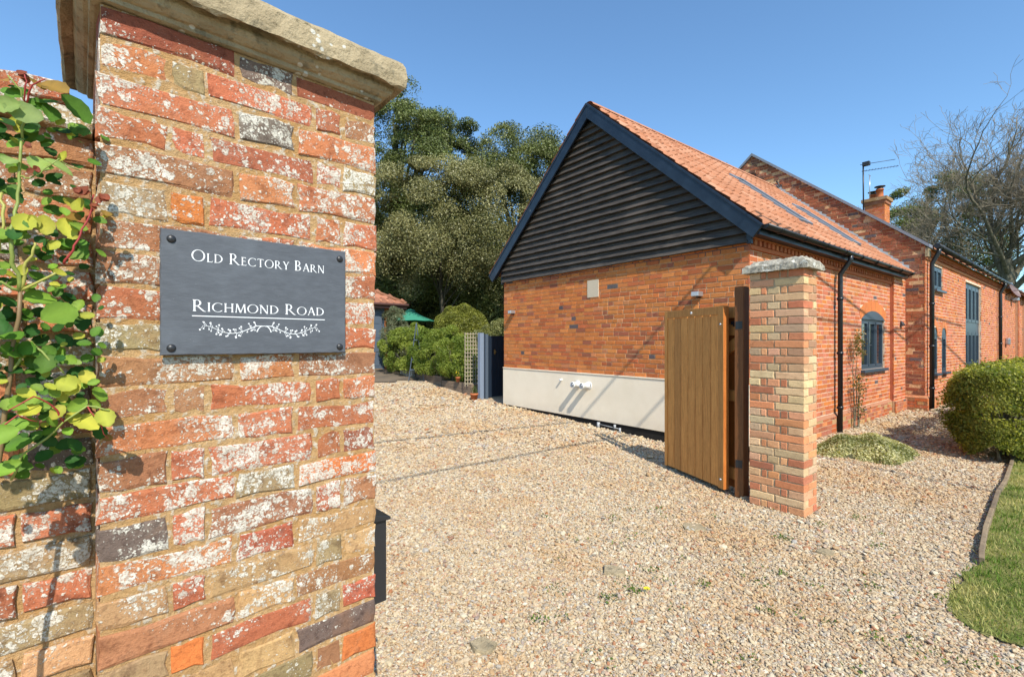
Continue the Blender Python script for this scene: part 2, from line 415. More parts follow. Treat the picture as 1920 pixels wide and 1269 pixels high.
# ------------------------------------------------------------------ terrain
def sm(t): t = max(0., min(1., t)); return t*t*(3-2*t)
def gh(x, y):
    a = .2*(max(0., min(y, 10.7)-5.5)/5.2)**1.3 + .5*sm((y-10.7)/6)
    return a*(1-.6*sm((x-1)/6))
def sheet(name, xs, ys, zoff, mat, kind='structure', mask=None):
    idx = {}; vs = []; fs = []
    for i, x in enumerate(xs):
        for j, y in enumerate(ys):
            idx[i, j] = len(vs); vs.append((x, y, gh(x, y)+zoff(x, y)))
    for i in range(len(xs)-1):
        for j in range(len(ys)-1):
            fs.append((idx[i,j], idx[i+1,j], idx[i+1,j+1], idx[i,j+1]))
    me = bpy.data.meshes.new(name); me.from_pydata(vs, [], fs); me.materials.append(mat)
    for p in me.polygons: p.use_smooth = True
    o = bpy.data.objects.new(name, me); col.objects.link(o); o['kind'] = kind; return o
far = [-600,-200,-80,-40,-24,-16] ; nx = list(np.arange(-12, 16.1, .5)) + [20,26,34,45,70,200,600]
ny = [-600,-150,-50,-20,-10] + list(np.arange(-6, 20.1, .5)) + [24,30,40,55,80,200,800]
sheet('ground', far+nx, ny, lambda x, y: -.04, M_soil)
sheet('gravel_drive', list(np.arange(-8, 14.1, .4)), list(np.arange(-3, 17.4, .4)),
      lambda x, y: .008*math.sin(x*2.1+y)*math.cos(y*1.7), M_gravel)
def poly_sheet(name, pts, dz, mat, kind='structure', thick=0):
    vs = [(x, y, gh(x, y)+dz) for x, y in pts]
    me = bpy.data.meshes.new(name); me.from_pydata(vs, [], [tuple(range(len(vs)))]); me.materials.append(mat)
    o = bpy.data.objects.new(name, me); col.objects.link(o); o['kind'] = kind; return o
KERB = [(11.8,10.66),(9.22,8.46),(7.6,7.08),(6.42,6.05),(5.75,5.47),(5.19,5.02),(4.6,4.5),(4.05,4.02),(3.62,3.62),(3.45,3.45)]
LAWN = KERB + [(3.2,3.32),(2.95,3.14),(2.76,2.98),(2.66,2.84),(2.63,2.68),(2.68,2.58),(2.85,2.46),(3.3,2.0),(3.7,.8),(4.2,-3),(30,-3),(40,8),(40,35)]
LAWN2 = []
_r = random.Random(40)
for i in range(len(LAWN)):
    a, b = LAWN[i], LAWN[(i+1) % len(LAWN)]; LAWN2.append(a)
    if len(KERB)-1 <= i <= len(KERB)+9:
        for k in range(1, 7):
            t = k/7; LAWN2.append((a[0]+(b[0]-a[0])*t+_r.uniform(-.022,.022), a[1]+(b[1]-a[1])*t+_r.uniform(-.022,.022)))
poly_sheet('lawn_ground', LAWN2, .012, M_turf)

# ------------------------------------------------------------------ brick meshes
def brick_variant(seed, header=False, chip=.5, dep=.05):
    r = random.Random(seed); ia = .028 if header else .014; iz = .045
    nx_ = 4; P = []
    for i in range(nx_): P.append((-.5+i/(nx_-1), -.5))
    P.append((.5, 0)); 
    for i in range(nx_): P.append((.5-i/(nx_-1), .5))
    P.append((-.5, 0)); n = len(P); vs = []
    ja = .020 if not header else .036; jz = .075
    J = [(r.uniform(-1, 1)*ja*chip, r.uniform(-1, 1)*jz*chip) for _ in P]
    for a, z in P: vs.append((a, dep, z))
    for (a, z), (da, dz) in zip(P, J): vs.append((a*.99+da, .0035+r.uniform(-.0008,.0008), z*.98+dz))
    for (a, z), (da, dz) in zip(P, J):
        sa = -1 if a < -.49 else (1 if a > .49 else 0); sz = -1 if z < -.49 else (1 if z > .49 else 0)
        k = r.uniform(.7, 1.9) if r.random() < .8 else 3.2*chip
        vs.append((a*.99+da-sa*ia*k, r.uniform(-.0006,.0009), z*.98+dz-sz*iz*k))
    vs.append((r.uniform(-.1,.1), r.uniform(-.0012, .0012), r.uniform(-.1,.1)))
    fs = []
    for k in (0, 1):
        for i in range(n):
            j = (i+1) % n; fs.append((k*n+i, k*n+j, (k+1)*n+j, (k+1)*n+i))
    for i in range(n): fs.append((2*n+i, 2*n+(i+1) % n, 3*n))
    return vs, fs
class Bricks(list):
    pass
def brick_meshes(prefix, mat, count, header, chip):
    out = Bricks(); out.deep = {}
    for dep in (.05, .10, .20):
        out.deep[dep] = _brick_set(prefix, mat, count, header, chip, dep)
    out.extend(out.deep[.05]); return out
def deep(meshes, dep):
    return meshes.deep[.05 if dep <= .06 else (.10 if dep < .15 else .20)]
def _brick_set(prefix, mat, count, header, chip, dep):
    out = []
    for s in range(count):
        vs, fs = brick_variant(s*13+(500 if header else 0), header, chip, dep)
        me = bpy.data.meshes.new(prefix); me.from_pydata(vs, [], fs); me.materials.append(mat)
        
        out.append(me)
    return out
def vary(c, k=.12, r=random):
    f = 1+r.uniform(-k, k)*1.4
    return (c[0]*f*(1+r.uniform(-k,k)*.5), c[1]*f*(1+r.uniform(-k,k)*.5), c[2]*f*(1+r.uniform(-k,k)*.5), 1)

# colours of the old pillar bricks
RED=(.40,.130,.062,1); ORG=(.47,.180,.075,1); BRT=(.54,.160,.045,1); DRD=(.29,.090,.050,1); GRY=(.15,.110,.085,1)
OLV=(.28,.20,.100,1); BRN=(.31,.145,.070,1); BUF=(.43,.265,.120,1); DPR=(.36,.095,.048,1)
colA = [.124,.065,.250,.070,.124]; colB = [.262,.135,.245]
PZ = [.737,.667,.594,.512,.438,.355,.275,.198,.119,.040,-.032,-.108,-.182,-.260,-.340,-.409,-.4955,-.57,-.646,-.722,-.798,-.874,-.951]
PC = [[DRD,GRY,DRD],[ORG,OLV,RED,RED,BRN],[RED,GRY,ORG],[RED,RED,RED,RED,OLV],[BRN,ORG,RED],[OLV,BRT,RED,RED,RED],
      [BRN,RED,ORG],[BRN,RED,RED,ORG,RED],[RED,BRN,RED],[OLV,BRN,RED,RED,RED],[BRN,ORG,BRN],[BRN,BRN,RED,RED,ORG],
      [ORG,RED,RED],[BRN,RED,RED,RED,DRD],[RED,OLV,BRT],[GRY,RED,BRN,RED,BRN],[ORG,DPR,BUF],[BUF,RED,BUF,OLV,BUF],
      [BRN,BUF,BRN],[OLV,BRT,RED,OLV,DPR],[BUF,BUF,GRY],[BUF,RED,OLV,BRN,BRT],[BUF,RED,ORG]]
ZTOP = 1.65
P0 = (-.9006, 1.02)
gp = empty('brick_gatepost', (P0[0], P0[1], 0), PR, 'tall old lichen-spotted brick gatepost in the foreground carrying the slate house sign', 'gatepost')
NS = brick_meshes('old_stretcher', M_near, 8, False, 1.0); NH = brick_meshes('old_header', M_near, 6, True, 1.0)
W_, D_ = .648, .56
mb = MB(); mb.box(.005, W_-.005, .0032, D_-.005, 0, ZTOP+.738)
mb.build('mortar_core', M_mort_near, gp)
rr = random.Random(3)
zt = list(PZ)
while zt[-1] > -1.60: zt.append(zt[-1]-.0767)
for k in range(len(zt)-1):
    z1 = ZTOP+zt[k]; z0 = ZTOP+zt[k+1]+.0085+rr.uniform(-.001,.002)
    if z0 < 0: z0 = -.02
    odd = (k % 2 == 1)
    ws = colA if odd else colB
    cols = PC[k] if k < len(PC) else [rr.choice([BUF,RED,OLV,ORG,BRN]) for _ in ws]
    x = 0.0
    for i, wd in enumerate(ws):
        last = i == len(ws)-1
        x1 = W_ if last else x+wd
        dep = .05
        if i == 0 or last: dep = .235 if odd else .112
        hd = wd < .15
        me = rr.choice(deep(NH if hd else NS, dep))
        dx = rr.uniform(-.002,.002) if i else 0
        inst('brick', me, gp, ((x+x1)/2+dx, rr.uniform(-.0025,.0025), (z0+z1)/2+rr.uniform(-.001,.001)),
             (rr.uniform(-.012,.012), rr.uniform(-.004,.004), 0), (x1-x, 1, z1-z0), vary(cols[i], .11, rr))
        x = x1+.0095
    # both side faces
    for side in (1, -1):
        y = (.235 if odd else .112)+.011
        for wd in ([.112,.180] if odd else [.222,.202]):
            y1 = min(D_, y+wd)
            cc_ = vary(rr.choice([RED,BRN,ORG,BUF,OLV]), .1, rr)
            inst('brick', rr.choice(NH if wd < .15 else NS), gp, ((W_ if side == 1 else 0), (y+y1)/2, (z0+z1)/2),
                 (0, 0, side*PI/2), (y1-y, 1, z1-z0), cc_)
            y = y1+.011

# cap stone of the near post
def ring_path(x0, x1, y0, y1, off, n=22):
    pts = []
    def seg(a, b, k):
        for i in range(k): t = i/k; pts.append((a[0]+(b[0]-a[0])*t, a[1]+(b[1]-a[1])*t))
    A=(x0-off,y0-off); B=(x1+off,y0-off); C_=(x1+off,y1+off); D=(x0-off,y1+off)
    seg(A,B,n); seg(B,C_,n//2); seg(C_,D,n//2); seg(D,A,n//2); return pts
def cap_stone(name, parent, mat, W, D, rings, seed, rough=.003, n=26, dome=0, chip=None):
    r = random.Random(seed); vs = []; fs = []; m_ = None
    for k, (off, z) in enumerate(rings):
        pts = ring_path(0, W, 0, D, off, n); m_ = len(pts)
        for i, (x, y) in enumerate(pts):
            zz_ = z
            if chip and k in chip:
                front = i < n
                zz_ += abs(math.sin(x*31+1.3)*math.sin(x*13+.4))*.018*(1.3 if front else .6)
                if front: zz_ += .026*math.exp(-((x-.30)/.035)**2)
            vs.append((x+r.uniform(-1,1)*rough, y+r.uniform(-1,1)*rough, zz_+r.uniform(-1,1)*rough*.7))
    for k in range(len(rings)-1):
        for i in range(m_):
            j = (i+1) % m_; fs.append((k*m_+j, k*m_+i, (k+1)*m_+i, (k+1)*m_+j))
    t = (len(rings)-1)*m_; vs.append((W/2, D/2, rings[-1][1]+dome)); b = len(vs)-1
    for i in range(m_): fs.append((t+(i+1) % m_, t+i, b))
    vs.append((W/2, D/2, rings[0][1])); b = len(vs)-1
    for i in range(m_): fs.append((i, (i+1) % m_, b))
    me = bpy.data.meshes.new(name); me.from_pydata([(a,b_,c) for a,b_,c in vs], [], [f[::-1] for f in fs]); me.materials.append(mat)
    o = bpy.data.objects.new(name, me); col.objects.link(o); o.parent = parent; return o
zt0 = ZTOP
cap_stone('cap_moulding', gp, M_stone, W_, D_, [(.004,zt0+.739),(.012,zt0+.742),(.014,zt0+.752),(.022,zt0+.754),(.034,zt0+.763),(.040,zt0+.776),(.040,zt0+.80)], 5, .001)
cap_stone('cap_slab', gp, M_stone, W_, D_, [(.030,zt0+.792),(.052,zt0+.781),(.062,zt0+.773),(.068,zt0+.782),(.069,zt0+.812),(.067,zt0+.845),(.060,zt0+.857),(.045,zt0+.862)], 8, .0022, 34, .012, chip=(1,2))

# ------------------------------------------------------------------ house sign
sg = empty('house_sign', (P0[0]+.108*.738, P0[1]+.108*.674, 1.6175), PR, 'dark slate house name sign with white lettering fixed to the old gatepost', 'sign')
SW, SH = .436, .2945
def slate_board():
    r = random.Random(4); n = 40; vs = []; fs = []
    per = []
    for i in range(n): per.append((SW*i/n, 0))
    for i in range(28): per.append((SW, SH*i/28))
    for i in range(n): per.append((SW-SW*i/n, SH))
    for i in range(28): per.append((0, SH-SH*i/28))
    m_ = len(per)
    for k, (y, ins) in enumerate(((-.012, .0), (-.0185, .0004), (-.0205, .0028))):
        for x, z in per:
            j = .0009
            cx = (x-SW/2)/(SW/2); cz = (z-SH/2)/(SH/2)
            vs.append((x-ins*cx+r.uniform(-j,j), y+(r.uniform(-.0002,.0002) if k < 2 else 0), z-ins*cz*.8+r.uniform(-j,j)))
    for k in range(2):
        for i in range(m_):
            j = (i+1) % m_; fs.append((k*m_+i, k*m_+j, (k+1)*m_+j, (k+1)*m_+i))
    fs.append(tuple(2*m_+i for i in range(m_))); fs.append(tuple(range(m_))[::-1])
    me = bpy.data.meshes.new('slate_board'); me.from_pydata(vs, [], fs); me.materials.append(M_slate)
    o = bpy.data.objects.new('slate_board', me); col.objects.link(o); o.parent = sg
slate_board()
mb = MB()
for x in (.02, SW-.02):
    for z in (.02, SH-.02): mb.tube([(x, -.013, z), (x, .004, z)], .009, 8)
mb.build('standoff', M_black, sg)
for x in (.021, SW-.018):
    for z in (.017, SH-.024):
        mb = MB(); prof = [(.0095*math.cos(a), .0062*math.sin(a)) for a in [PI/2*i/5 for i in range(5)]] + [(.0005, .0062)]
        mb.lathe([(p, q) for p, q in prof], n=16)
        mb.build('screw_cap', M_iron, sg, loc=(x, -.0202, z), rot=(PI/2, 0, 0))

class Txt:
    """serif roman capitals drawn as stroke polygons, unit = cap height"""
    def __init__(s): s.polys = []; s.k = 0
    def poly(s, pts): s.polys.append(pts)
    def quad(s, a, b, c_, d): s.poly([a, b, c_, d])
    def stroke(s, x0, y0, x1, y1, w):
        s.poly([(x0-w/2, y0), (x0+w/2, y0), (x1+w/2, y1), (x1-w/2, y1)])
    def serif(s, x, y, w, up):        # small flared serif under / over a stem
        t = .035; f = .06; h = (1 if up else -1)
        s.poly([(x-w/2-f, y), (x+w/2+f, y), (x+w/2+f*.8, y-h*t), (x+w/2, y-h*(t+.045)), (x-w/2, y-h*(t+.045)), (x-w/2-f*.8, y-h*t)])
    def stem(s, x, w=.125, y0=0, y1=1):
        s.stroke(x, y0, x, y1, w); s.serif(x, y0, w, False); s.serif(x, y1, w, True)
    def arc(s, cx, cy, rx, ry, a0, a1, tk, tn, n=26, tilt=0):
        for i in range(n):
            q = []
            for t in (i/n, (i+1)/n):
                a = math.radians(a0+(a1-a0)*t)
                th = tn+(tk-tn)*abs(math.cos(a+tilt))**1.3
                q.append(((cx+rx*math.cos(a), cy+ry*math.sin(a)), (cx+(rx-th)*math.cos(a), cy+(ry-th*.62)*math.sin(a))))
            s.poly([q[0][0], q[1][0], q[1][1], q[0][1]])
    def glyph(s, ch):
        T = .125; t = .062
        if ch == 'O': s.arc(.52, .5, .52, .52, 0, 360, T, t, 40, .25); return 1.04
        if ch == 'L':
            s.stem(.13); s.quad((.13, 0), (.55, 0), (.55, t), (.13, t)); s.poly([(.50, 0), (.56, 0), (.585, .18), (.555, .18)]); return .62
        if ch == 'D':
            s.stem(.13); s.arc(.24, .5, .62, .5, -90, 90, T*1.05, t, 26); s.quad((.13, 1-t), (.26, 1-t), (.26, 1), (.13, 1)); s.quad((.13, 0), (.26, 0), (.26, t), (.13, t)); return .9
        if ch in 'RB':
            s.stem(.13)
            top = .5 if ch == 'B' else .46
            cy = (1+top)/2; ry = (1-top)/2
            s.arc(.26, cy, .28 if ch == 'B' else .32, ry+.01, -90, 90, T*.95, t, 18)
            s.quad((.13, 1-t), (.27, 1-t), (.27, 1), (.13, 1)); s.quad((.13, top-t/2), (.27, top-t/2), (.27, top+t/2), (.13, top+t/2))
            if ch == 'R':
                s.poly([(.27, top), (.40, top), (.80, .03), (.92, 0), (.92, -.02), (.76, -.02), (.68, .02)]); return .86
            s.arc(.26, .255, .36, .255, -90, 90, T, t, 18); s.quad((.13, 0), (.27, 0), (.27, t), (.13, t)); return .68
        if ch == 'E':
            s.stem(.13)
            for y, L_ in ((0, .54), (.49, .45), (1-t, .50)): s.quad((.13, y), (L_, y), (L_, y+t), (.13, y+t))
            s.poly([(.50, 0), (.55, 0), (.575, .17), (.55, .17)]); s.poly([(.46, 1), (.51, 1), (.51, .84), (.485, .84)]); s.poly([(.43, .43), (.455, .43), (.455, .6), (.43, .6)]); return .62
        if ch == 'C':
            s.arc(.52, .5, .52, .52, 48, 312, T, t, 34, .2); s.poly([(.84, .80), (.875, .80), (.875, .98), (.83, .93)]); s.poly([(.85, .22), (.885, .20), (.86, .06), (.82, .08)]); return .92
        if ch == 'T':
            s.stroke(.36, 0, .36, 1, T); s.serif(.36, 0, T, False); s.quad((.02, 1-t), (.70, 1-t), (.70, 1), (.02, 1))
            s.poly([(.0, .83), (.03, .83), (.07, 1), (.02, 1)]); s.poly([(.72, .83), (.69, .83), (.65, 1), (.70, 1)]); return .72
        if ch == 'Y':
            s.stroke(.38, 0, .38, .48, T); s.serif(.38, 0, T, False); s.stroke(.38, .44, .10, 1, T); s.stroke(.38, .44, .67, 1, t*1.1)
            s.serif(.10, 1, .12, True); s.serif(.67, 1, .08, True); return .78
        if ch == 'A':
            s.stroke(.08, 0, .40, 1.03, t*1.1); s.stroke(.74, 0, .41, 1.03, T*1.1); s.quad((.2, .36), (.62, .36), (.62, .36+t*.8), (.2, .36+t*.8))
            s.serif(.08, 0, .05, False); s.serif(.74, 0, .12, False); return .82
        if ch == 'N':
            s.stroke(.12, 0, .12, 1, t*1.1); s.stroke(.76, 0, .76, 1, t*1.1); s.stroke(.76, -.02, .12, 1, T*1.15)
            s.serif(.12, 0, .06, False); s.serif(.76, 1, .06, True); s.serif(.08, 1, .08, True); return .88
        if ch == 'I': s.stem(.13); return .27
        if ch == 'H':
            s.stem(.13); s.stem(.74); s.quad((.13, .48), (.74, .48), (.74, .48+t), (.13, .48+t)); return .87
        if ch == 'M':
            s.stroke(.08, 0, .16, 1, t*1.1); s.stroke(.92, 0, .84, 1, T*1.1); s.stroke(.50, 0, .17, 1, T*1.1); s.stroke(.50, 0, .83, 1, t*1.1)
            s.serif(.08, 0, .06, False); s.serif(.92, 0, .12, False); s.serif(.15, 1, .06, True); s.serif(.86, 1, .06, True); return 1.0
def write_line(text, x0, x1, zb, cap, small):
    runs = []; x = 0
    words = text.split(' ')
    for w_ in words:
        for i, ch in enumerate(w_):
            sc_ = cap if i == 0 else small
            T = Txt(); adv = T.glyph(ch)
            for p in T.polys: runs.append([(x+a*sc_, b*sc_) for a, b in p])
            x += (adv+.13)*sc_
        x += .42*cap
    x -= .42*cap
    k = (x1-x0)/x; mb = MB(); d = 0
    for p in runs:
        d += 1; y = -.02075-d*1.2e-6
        pts = [(x0+a*k, y, zb+b) for a, b in p]
        ar = sum(pts[i][0]*pts[(i+1) % len(pts)][2]-pts[(i+1) % len(pts)][0]*pts[i][2] for i in range(len(pts)))
        if ar < 0: pts = pts[::-1]
        mb.add(pts, [tuple(range(len(pts)))])
    return mb
zs = 1.6175
write_line('OLD RECTORY BARN', .060, .376, 1.8425-zs, .0268, .0208).build('lettering', M_letter, sg)
write_line('RICHMOND ROAD', .062, .376, 1.7225-zs, .0275, .0218).build('lettering', M_letter, sg)
mb = MB(); mb.add([(.061,-.0212,.0925),(.375,-.0212,.0925),(.375,-.0212,.0946),(.061,-.0212,.0946)], [(0,1,2,3)])
mb.build('underline', M_letter, sg)
def motif():
    mb = MB(); cx, zc = .218, .0; cnt = [0]
    def pl(pts):
        cnt[0] += 1; y = -.0211-cnt[0]*1.2e-6
        ar = sum(pts[i][0]*pts[(i+1) % len(pts)][1]-pts[(i+1) % len(pts)][0]*pts[i][1] for i in range(len(pts)))
        if ar < 0: pts = pts[::-1]
        mb.add([(a, y, b) for a, b in pts], [tuple(range(len(pts)))])
    def line(P, w0, w1):
        for i in range(len(P)-1):
            a = Vector(P[i]); b = Vector(P[i+1]); d = (b-a).normalized(); n = Vector((-d.y, d.x))
            wa = w0+(w1-w0)*i/(len(P)-1); wb = w0+(w1-w0)*(i+1)/(len(P)-1)
            pl([tuple(a-n*wa/2), tuple(b-n*wb/2), tuple(b+n*wb/2), tuple(a+n*wa/2)])
    def heart(x, z, ang, s):
        pts = []
        for i in range(14):
            t = 2*PI*i/14
            hx = 16*math.sin(t)**3/17; hz = (13*math.cos(t)-5*math.cos(2*t)-2*math.cos(3*t)-math.cos(4*t))/17
            pts.append((x+s*(hx*math.cos(ang)-hz*math.sin(ang)), z+s*(hx*math.sin(ang)+hz*math.cos(ang))))
        pl(pts)
    r = random.Random(2); leaves = []
    for sgn in (1, -1):
        main = [(cx+sgn*u, z) for u, z in ((.004,.0722),(.018,.0722),(.032,.066),(.048,.0585),(.062,.0535),(.076,.0525),(.092,.0555),(.106,.062),(.118,.068),(.130,.071))]
        line(main, .0018, .0009)
        arch = [(cx+sgn*u, z) for u, z in ((0,.0725),(.008,.0712),(.013,.066),(.016,.060))]
        line(arch, .0016, .0024)
        heart(cx+sgn*.0165, .0585, PI, .0022)
        if sgn == 1:
            for i in range(1, len(main)):
                for q in (-1, 1):
                    for _ in range(2):
                        du = r.uniform(-.004,.005); L_ = r.uniform(.006,.0125)
                        leaves.append((main[i][0]-cx+du, main[i][1], q, L_, r.uniform(-.5,.5), r.uniform(.0019,.0027)))
        for u, z, q, L_, a, s_ in leaves:
            bx = cx+sgn*u; ex = bx+sgn*L_*math.sin(a+.35); ez = z+q*L_*math.cos(a)
            ez = max(.034, min(.0845, ez))
            line([(bx, z), (ex, ez)], .0009, .0006)
            heart(ex, ez, (0 if q < 0 else PI)+sgn*.5, s_)
    mb.build('branch_motif', M_letter, sg)
motif()

# ------------------------------------------------------------------ black letter box behind the post
lb = empty('letter_box', (P0[0]+.738*W_-.674*.10, P0[1]+.674*W_+.738*.10, 0), PR, 'black metal letter box with a sloping lid on the hidden side of the old gatepost', 'letter box')
mb = MB(); mb.box(.001, .088, 0, .26, .775, 1.055); mb.build('body', M_iron, lb, bevel=.002)
mb = MB(); mb.add([(.0005,-.012,1.056),(.098,-.012,1.050),(.098,.272,1.050),(.0005,.272,1.056),(.0005,-.012,1.088),(.098,-.012,1.060),(.098,.272,1.060),(.0005,.272,1.088)],
                  [(0,3,2,1),(4,5,6,7),(0,1,5,4),(1,2,6,5),(2,3,7,6),(3,0,4,7)]); mb.build('lid', M_iron, lb, bevel=.0015)

# ------------------------------------------------------------------ garden wall left of the post
gw = empty('garden_wall', (P0[0]-.674*.14, P0[1]+.738*.14, 0), PR, 'old brick garden wall under the rose, running left from the near gatepost', 'wall')
mb = MB(); mb.box(-3.2, -.0, .009, .30, 0, 2.13); mb.build('mortar_core', M_mort_near, gw)
rr = random.Random(11); z1 = 2.13; k = 0
while z1 > .02:
    z0 = max(-.02, z1-.066); x = -.006; i = 0
    seq = [.112,.112,.225] if k % 2 else [.225,.112,.112,.225]
    while x > (-1.55 if z1 > .0 else 0):
        wd = seq[i % len(seq)]*rr.uniform(.94,1.05); i += 1
        cch = rr.choice([BRN,GRY,OLV,RED,BRN,ORG]) if z1 > 1.2 else rr.choice([BUF,ORG,OLV,BUF,RED,BRN])
        if True:
            inst('brick', rr.choice(NH if wd < .15 else NS), gw, (x-wd/2, rr.uniform(-.003,.004), (z0+z1)/2), (rr.uniform(-.015,.015), rr.uniform(-.006,.006), 0), (wd, 1, z1-z0), vary(cch, .12, rr))
        x -= wd+.012
    z1 = z0-.0125; k += 1
x = -.002; k = 0
while x > -1.6:          # weathered tile and brick coping
    wd = .20*rr.uniform(.85, 1.15)
    inst('coping_brick', rr.choice(NS.deep[.20]), gw, (x-wd/2, -.028+rr.uniform(-.008,.008), 2.162+rr.uniform(-.004,.004)), (-.10, rr.uniform(-.05,.05), rr.uniform(-.04,.04)), (wd, 1.7, .05), vary(rr.choice([RED,BRN,OLV]), .15, rr))
    inst('coping_brick', rr.choice(NH.deep[.20]), gw, (x-wd/2-.04, .01+rr.uniform(-.012,.012), 2.212+rr.uniform(-.012,.008)), (.12, rr.uniform(-.09,.09), rr.uniform(-.1,.1)), (wd*.9, 1.3, .045), vary(rr.choice([RED,OLV,BRN,GRY]), .15, rr))
    x -= wd+.008
gw_far = MB(); gw_far.box(-3.2, -1.62, -.002, .008, 0, 2.15); gw_far.build('brick_face', mortar_mat('far_brick', (.25,.12,.07,1), (.33,.22,.13,1), .6), gw)
# ------------------------------------------------------------------ right-hand gatepost
U = Vector((.7891, .6143, 0)); V = Vector((-.6143, .7891, 0)); C0 = Vector((3.22, 6.37, 0))
def BL(x, y, z=0): return C0 + U*x + V*y + Vector((0, 0, z))      # barn frame -> world
SAL=(.60,.29,.15,1); PNK=(.58,.33,.19,1); BUF2=(.62,.42,.23,1); RD2=(.46,.17,.085,1); PRP=(.43,.22,.13,1); ORG2=(.57,.24,.11,1); OLV2=(.50,.34,.20,1)
B2 = Vector((2.723, 4.378, 0)); PW, PD, PH = .505, .30, 2.333
gp2 = empty('brick_gatepost', B2+V*PW, BR-PI/2, 'slim pale reclaimed-brick gatepost with a lichened flat stone cap, beside the timber gate', 'gatepost')
S2 = brick_meshes('reclaimed_stretcher', M_post, 6, False, .55); H2 = brick_meshes('reclaimed_header', M_post, 5, True, .55)
# local x runs along -v (towards the camera corner), local y runs along +u
mb = MB(); mb.box(.007, PW-.007, .007, PD-.007, 0, PH); mb.build('mortar_core', M_mort_post, gp2)
rr = random.Random(21); z1 = PH; k = 0
pal = [SAL,PNK,BUF2,RD2,SAL,BUF2,PRP,ORG2,PNK,RD2,OLV2]
while z1 > 0:
    z0 = z1-.0655
    rowA = k % 2 == 1
    segs = [(0,.46),(.485,1)] if rowA else [(0,.21),(.235,.325),(.35,.56),(.595,.70),(.725,1)]
    for i, (a, b) in enumerate(segs):
        a += rr.uniform(-.008,.008)*(i > 0); b += rr.uniform(-.008,.008)*(i < len(segs)-1)
        wd = (b-a)*PW; hd = wd < .16
        cch = rr.choice(pal) if not (z1 < .09) else SAL
        if not rowA and i in (1,3): cch = rr.choice([RD2,SAL,ORG2])
        dep = (.215 if not rowA else .105) if i in (0, len(segs)-1) else .05
        inst('brick', rr.choice(deep(H2 if hd else S2, dep)), gp2, ((a+b)/2*PW, rr.uniform(-.002,.002), (z0+z1)/2), (0, rr.uniform(-.004,.004), 0), (wd, 1, z1-z0), vary(cch, .12, rr))
    for side in (1, -1):
        y = (.215 if not rowA else .105)+.010
        y1 = PD
        inst('brick', rr.choice(H2 if y1-y < .15 else S2), gp2, ((PW if side == 1 else 0), (y+y1)/2, (z0+z1)/2), (0, 0, side*PI/2), (y1-y, 1, z1-z0), vary(rr.choice(pal), .12, rr))
    z1 = z0-.0097; k += 1
def cap2():
    r = random.Random(9); nx_, ny_ = 26, 18; vs = []; fs = []
    def gridz(i, j, top):
        u = i/(nx_-1); v = j/(ny_-1); e = min(u, 1-u)*PW*1.2; f = min(v, 1-v)*PD*1.2
        d = min(e, f)
        return (PH+.058+min(.06, d*.85)+.012*math.sin(i*1.1)*math.cos(j*1.3)+r.uniform(-.006,.006)) if top else PH+.002+(r.uniform(-.004,.004))
    for top in (0, 1):
        for i in range(nx_):
            for j in range(ny_):
                o_ = .052 if top == 0 else .048
                x = -o_+(PW+2*o_)*i/(nx_-1); y = -o_+(PD+2*o_)*j/(ny_-1)
                vs.append((x+r.uniform(-.005,.005), y+r.uniform(-.005,.005), gridz(i, j, top)))
    n = nx_*ny_; g = lambda i, j, t: t*n+i*ny_+j
    for i in range(nx_-1):
        for j in range(ny_-1):
            fs.append((g(i,j,0), g(i,j+1,0), g(i+1,j+1,0), g(i+1,j,0))); fs.append((g(i,j,1), g(i+1,j,1), g(i+1,j+1,1), g(i,j+1,1)))
    for i in range(nx_-1): fs.append((g(i,0,0),g(i+1,0,0),g(i+1,0,1),g(i,0,1))); fs.append((g(i+1,ny_-1,0),g(i,ny_-1,0),g(i,ny_-1,1),g(i+1,ny_-1,1)))
    for j in range(ny_-1): fs.append((g(0,j+1,0),g(0,j,0),g(0,j,1),g(0,j+1,1))); fs.append((g(nx_-1,j,0),g(nx_-1,j+1,0),g(nx_-1,j+1,1),g(nx_-1,j,1)))
    me = bpy.data.meshes.new('cap_stone'); me.from_pydata(vs, [], fs); me.materials.append(M_cap2)
    o = bpy.data.objects.new('cap_stone', me); col.objects.link(o); o.parent = gp2
cap2()

# ------------------------------------------------------------------ timber gate and its post
tp = empty('timber_post', BL(0,0)*0+Vector((2.405, 4.875, 0)), BR, 'dark brown square timber gatepost bolted against the pale brick gatepost', 'post')
mb = MB(); mb.box(0, .125, .004, .098, .02, 2.225); mb.build('post', M_brown, tp, bevel=.004)
mb = MB(); mb.box(-.0035, 0.0, .015, .085, 1.78, 1.86); mb.box(-.0035, 0.0, .015, .085, .33, .41); mb.build('hinge_plate', M_iron, tp)
R_ = Vector((2.275, 5.055, 0)); L_ = Vector((1.975, 6.085, 0))
ga = math.atan2((L_-R_).y, (L_-R_).x); GL = (L_-R_).length; GH0, GH1 = .055, 2.035
gt = empty('timber_gate', R_, ga, 'tall honey-brown boarded timber gate standing folded open in front of the pale brick gatepost', 'gate')
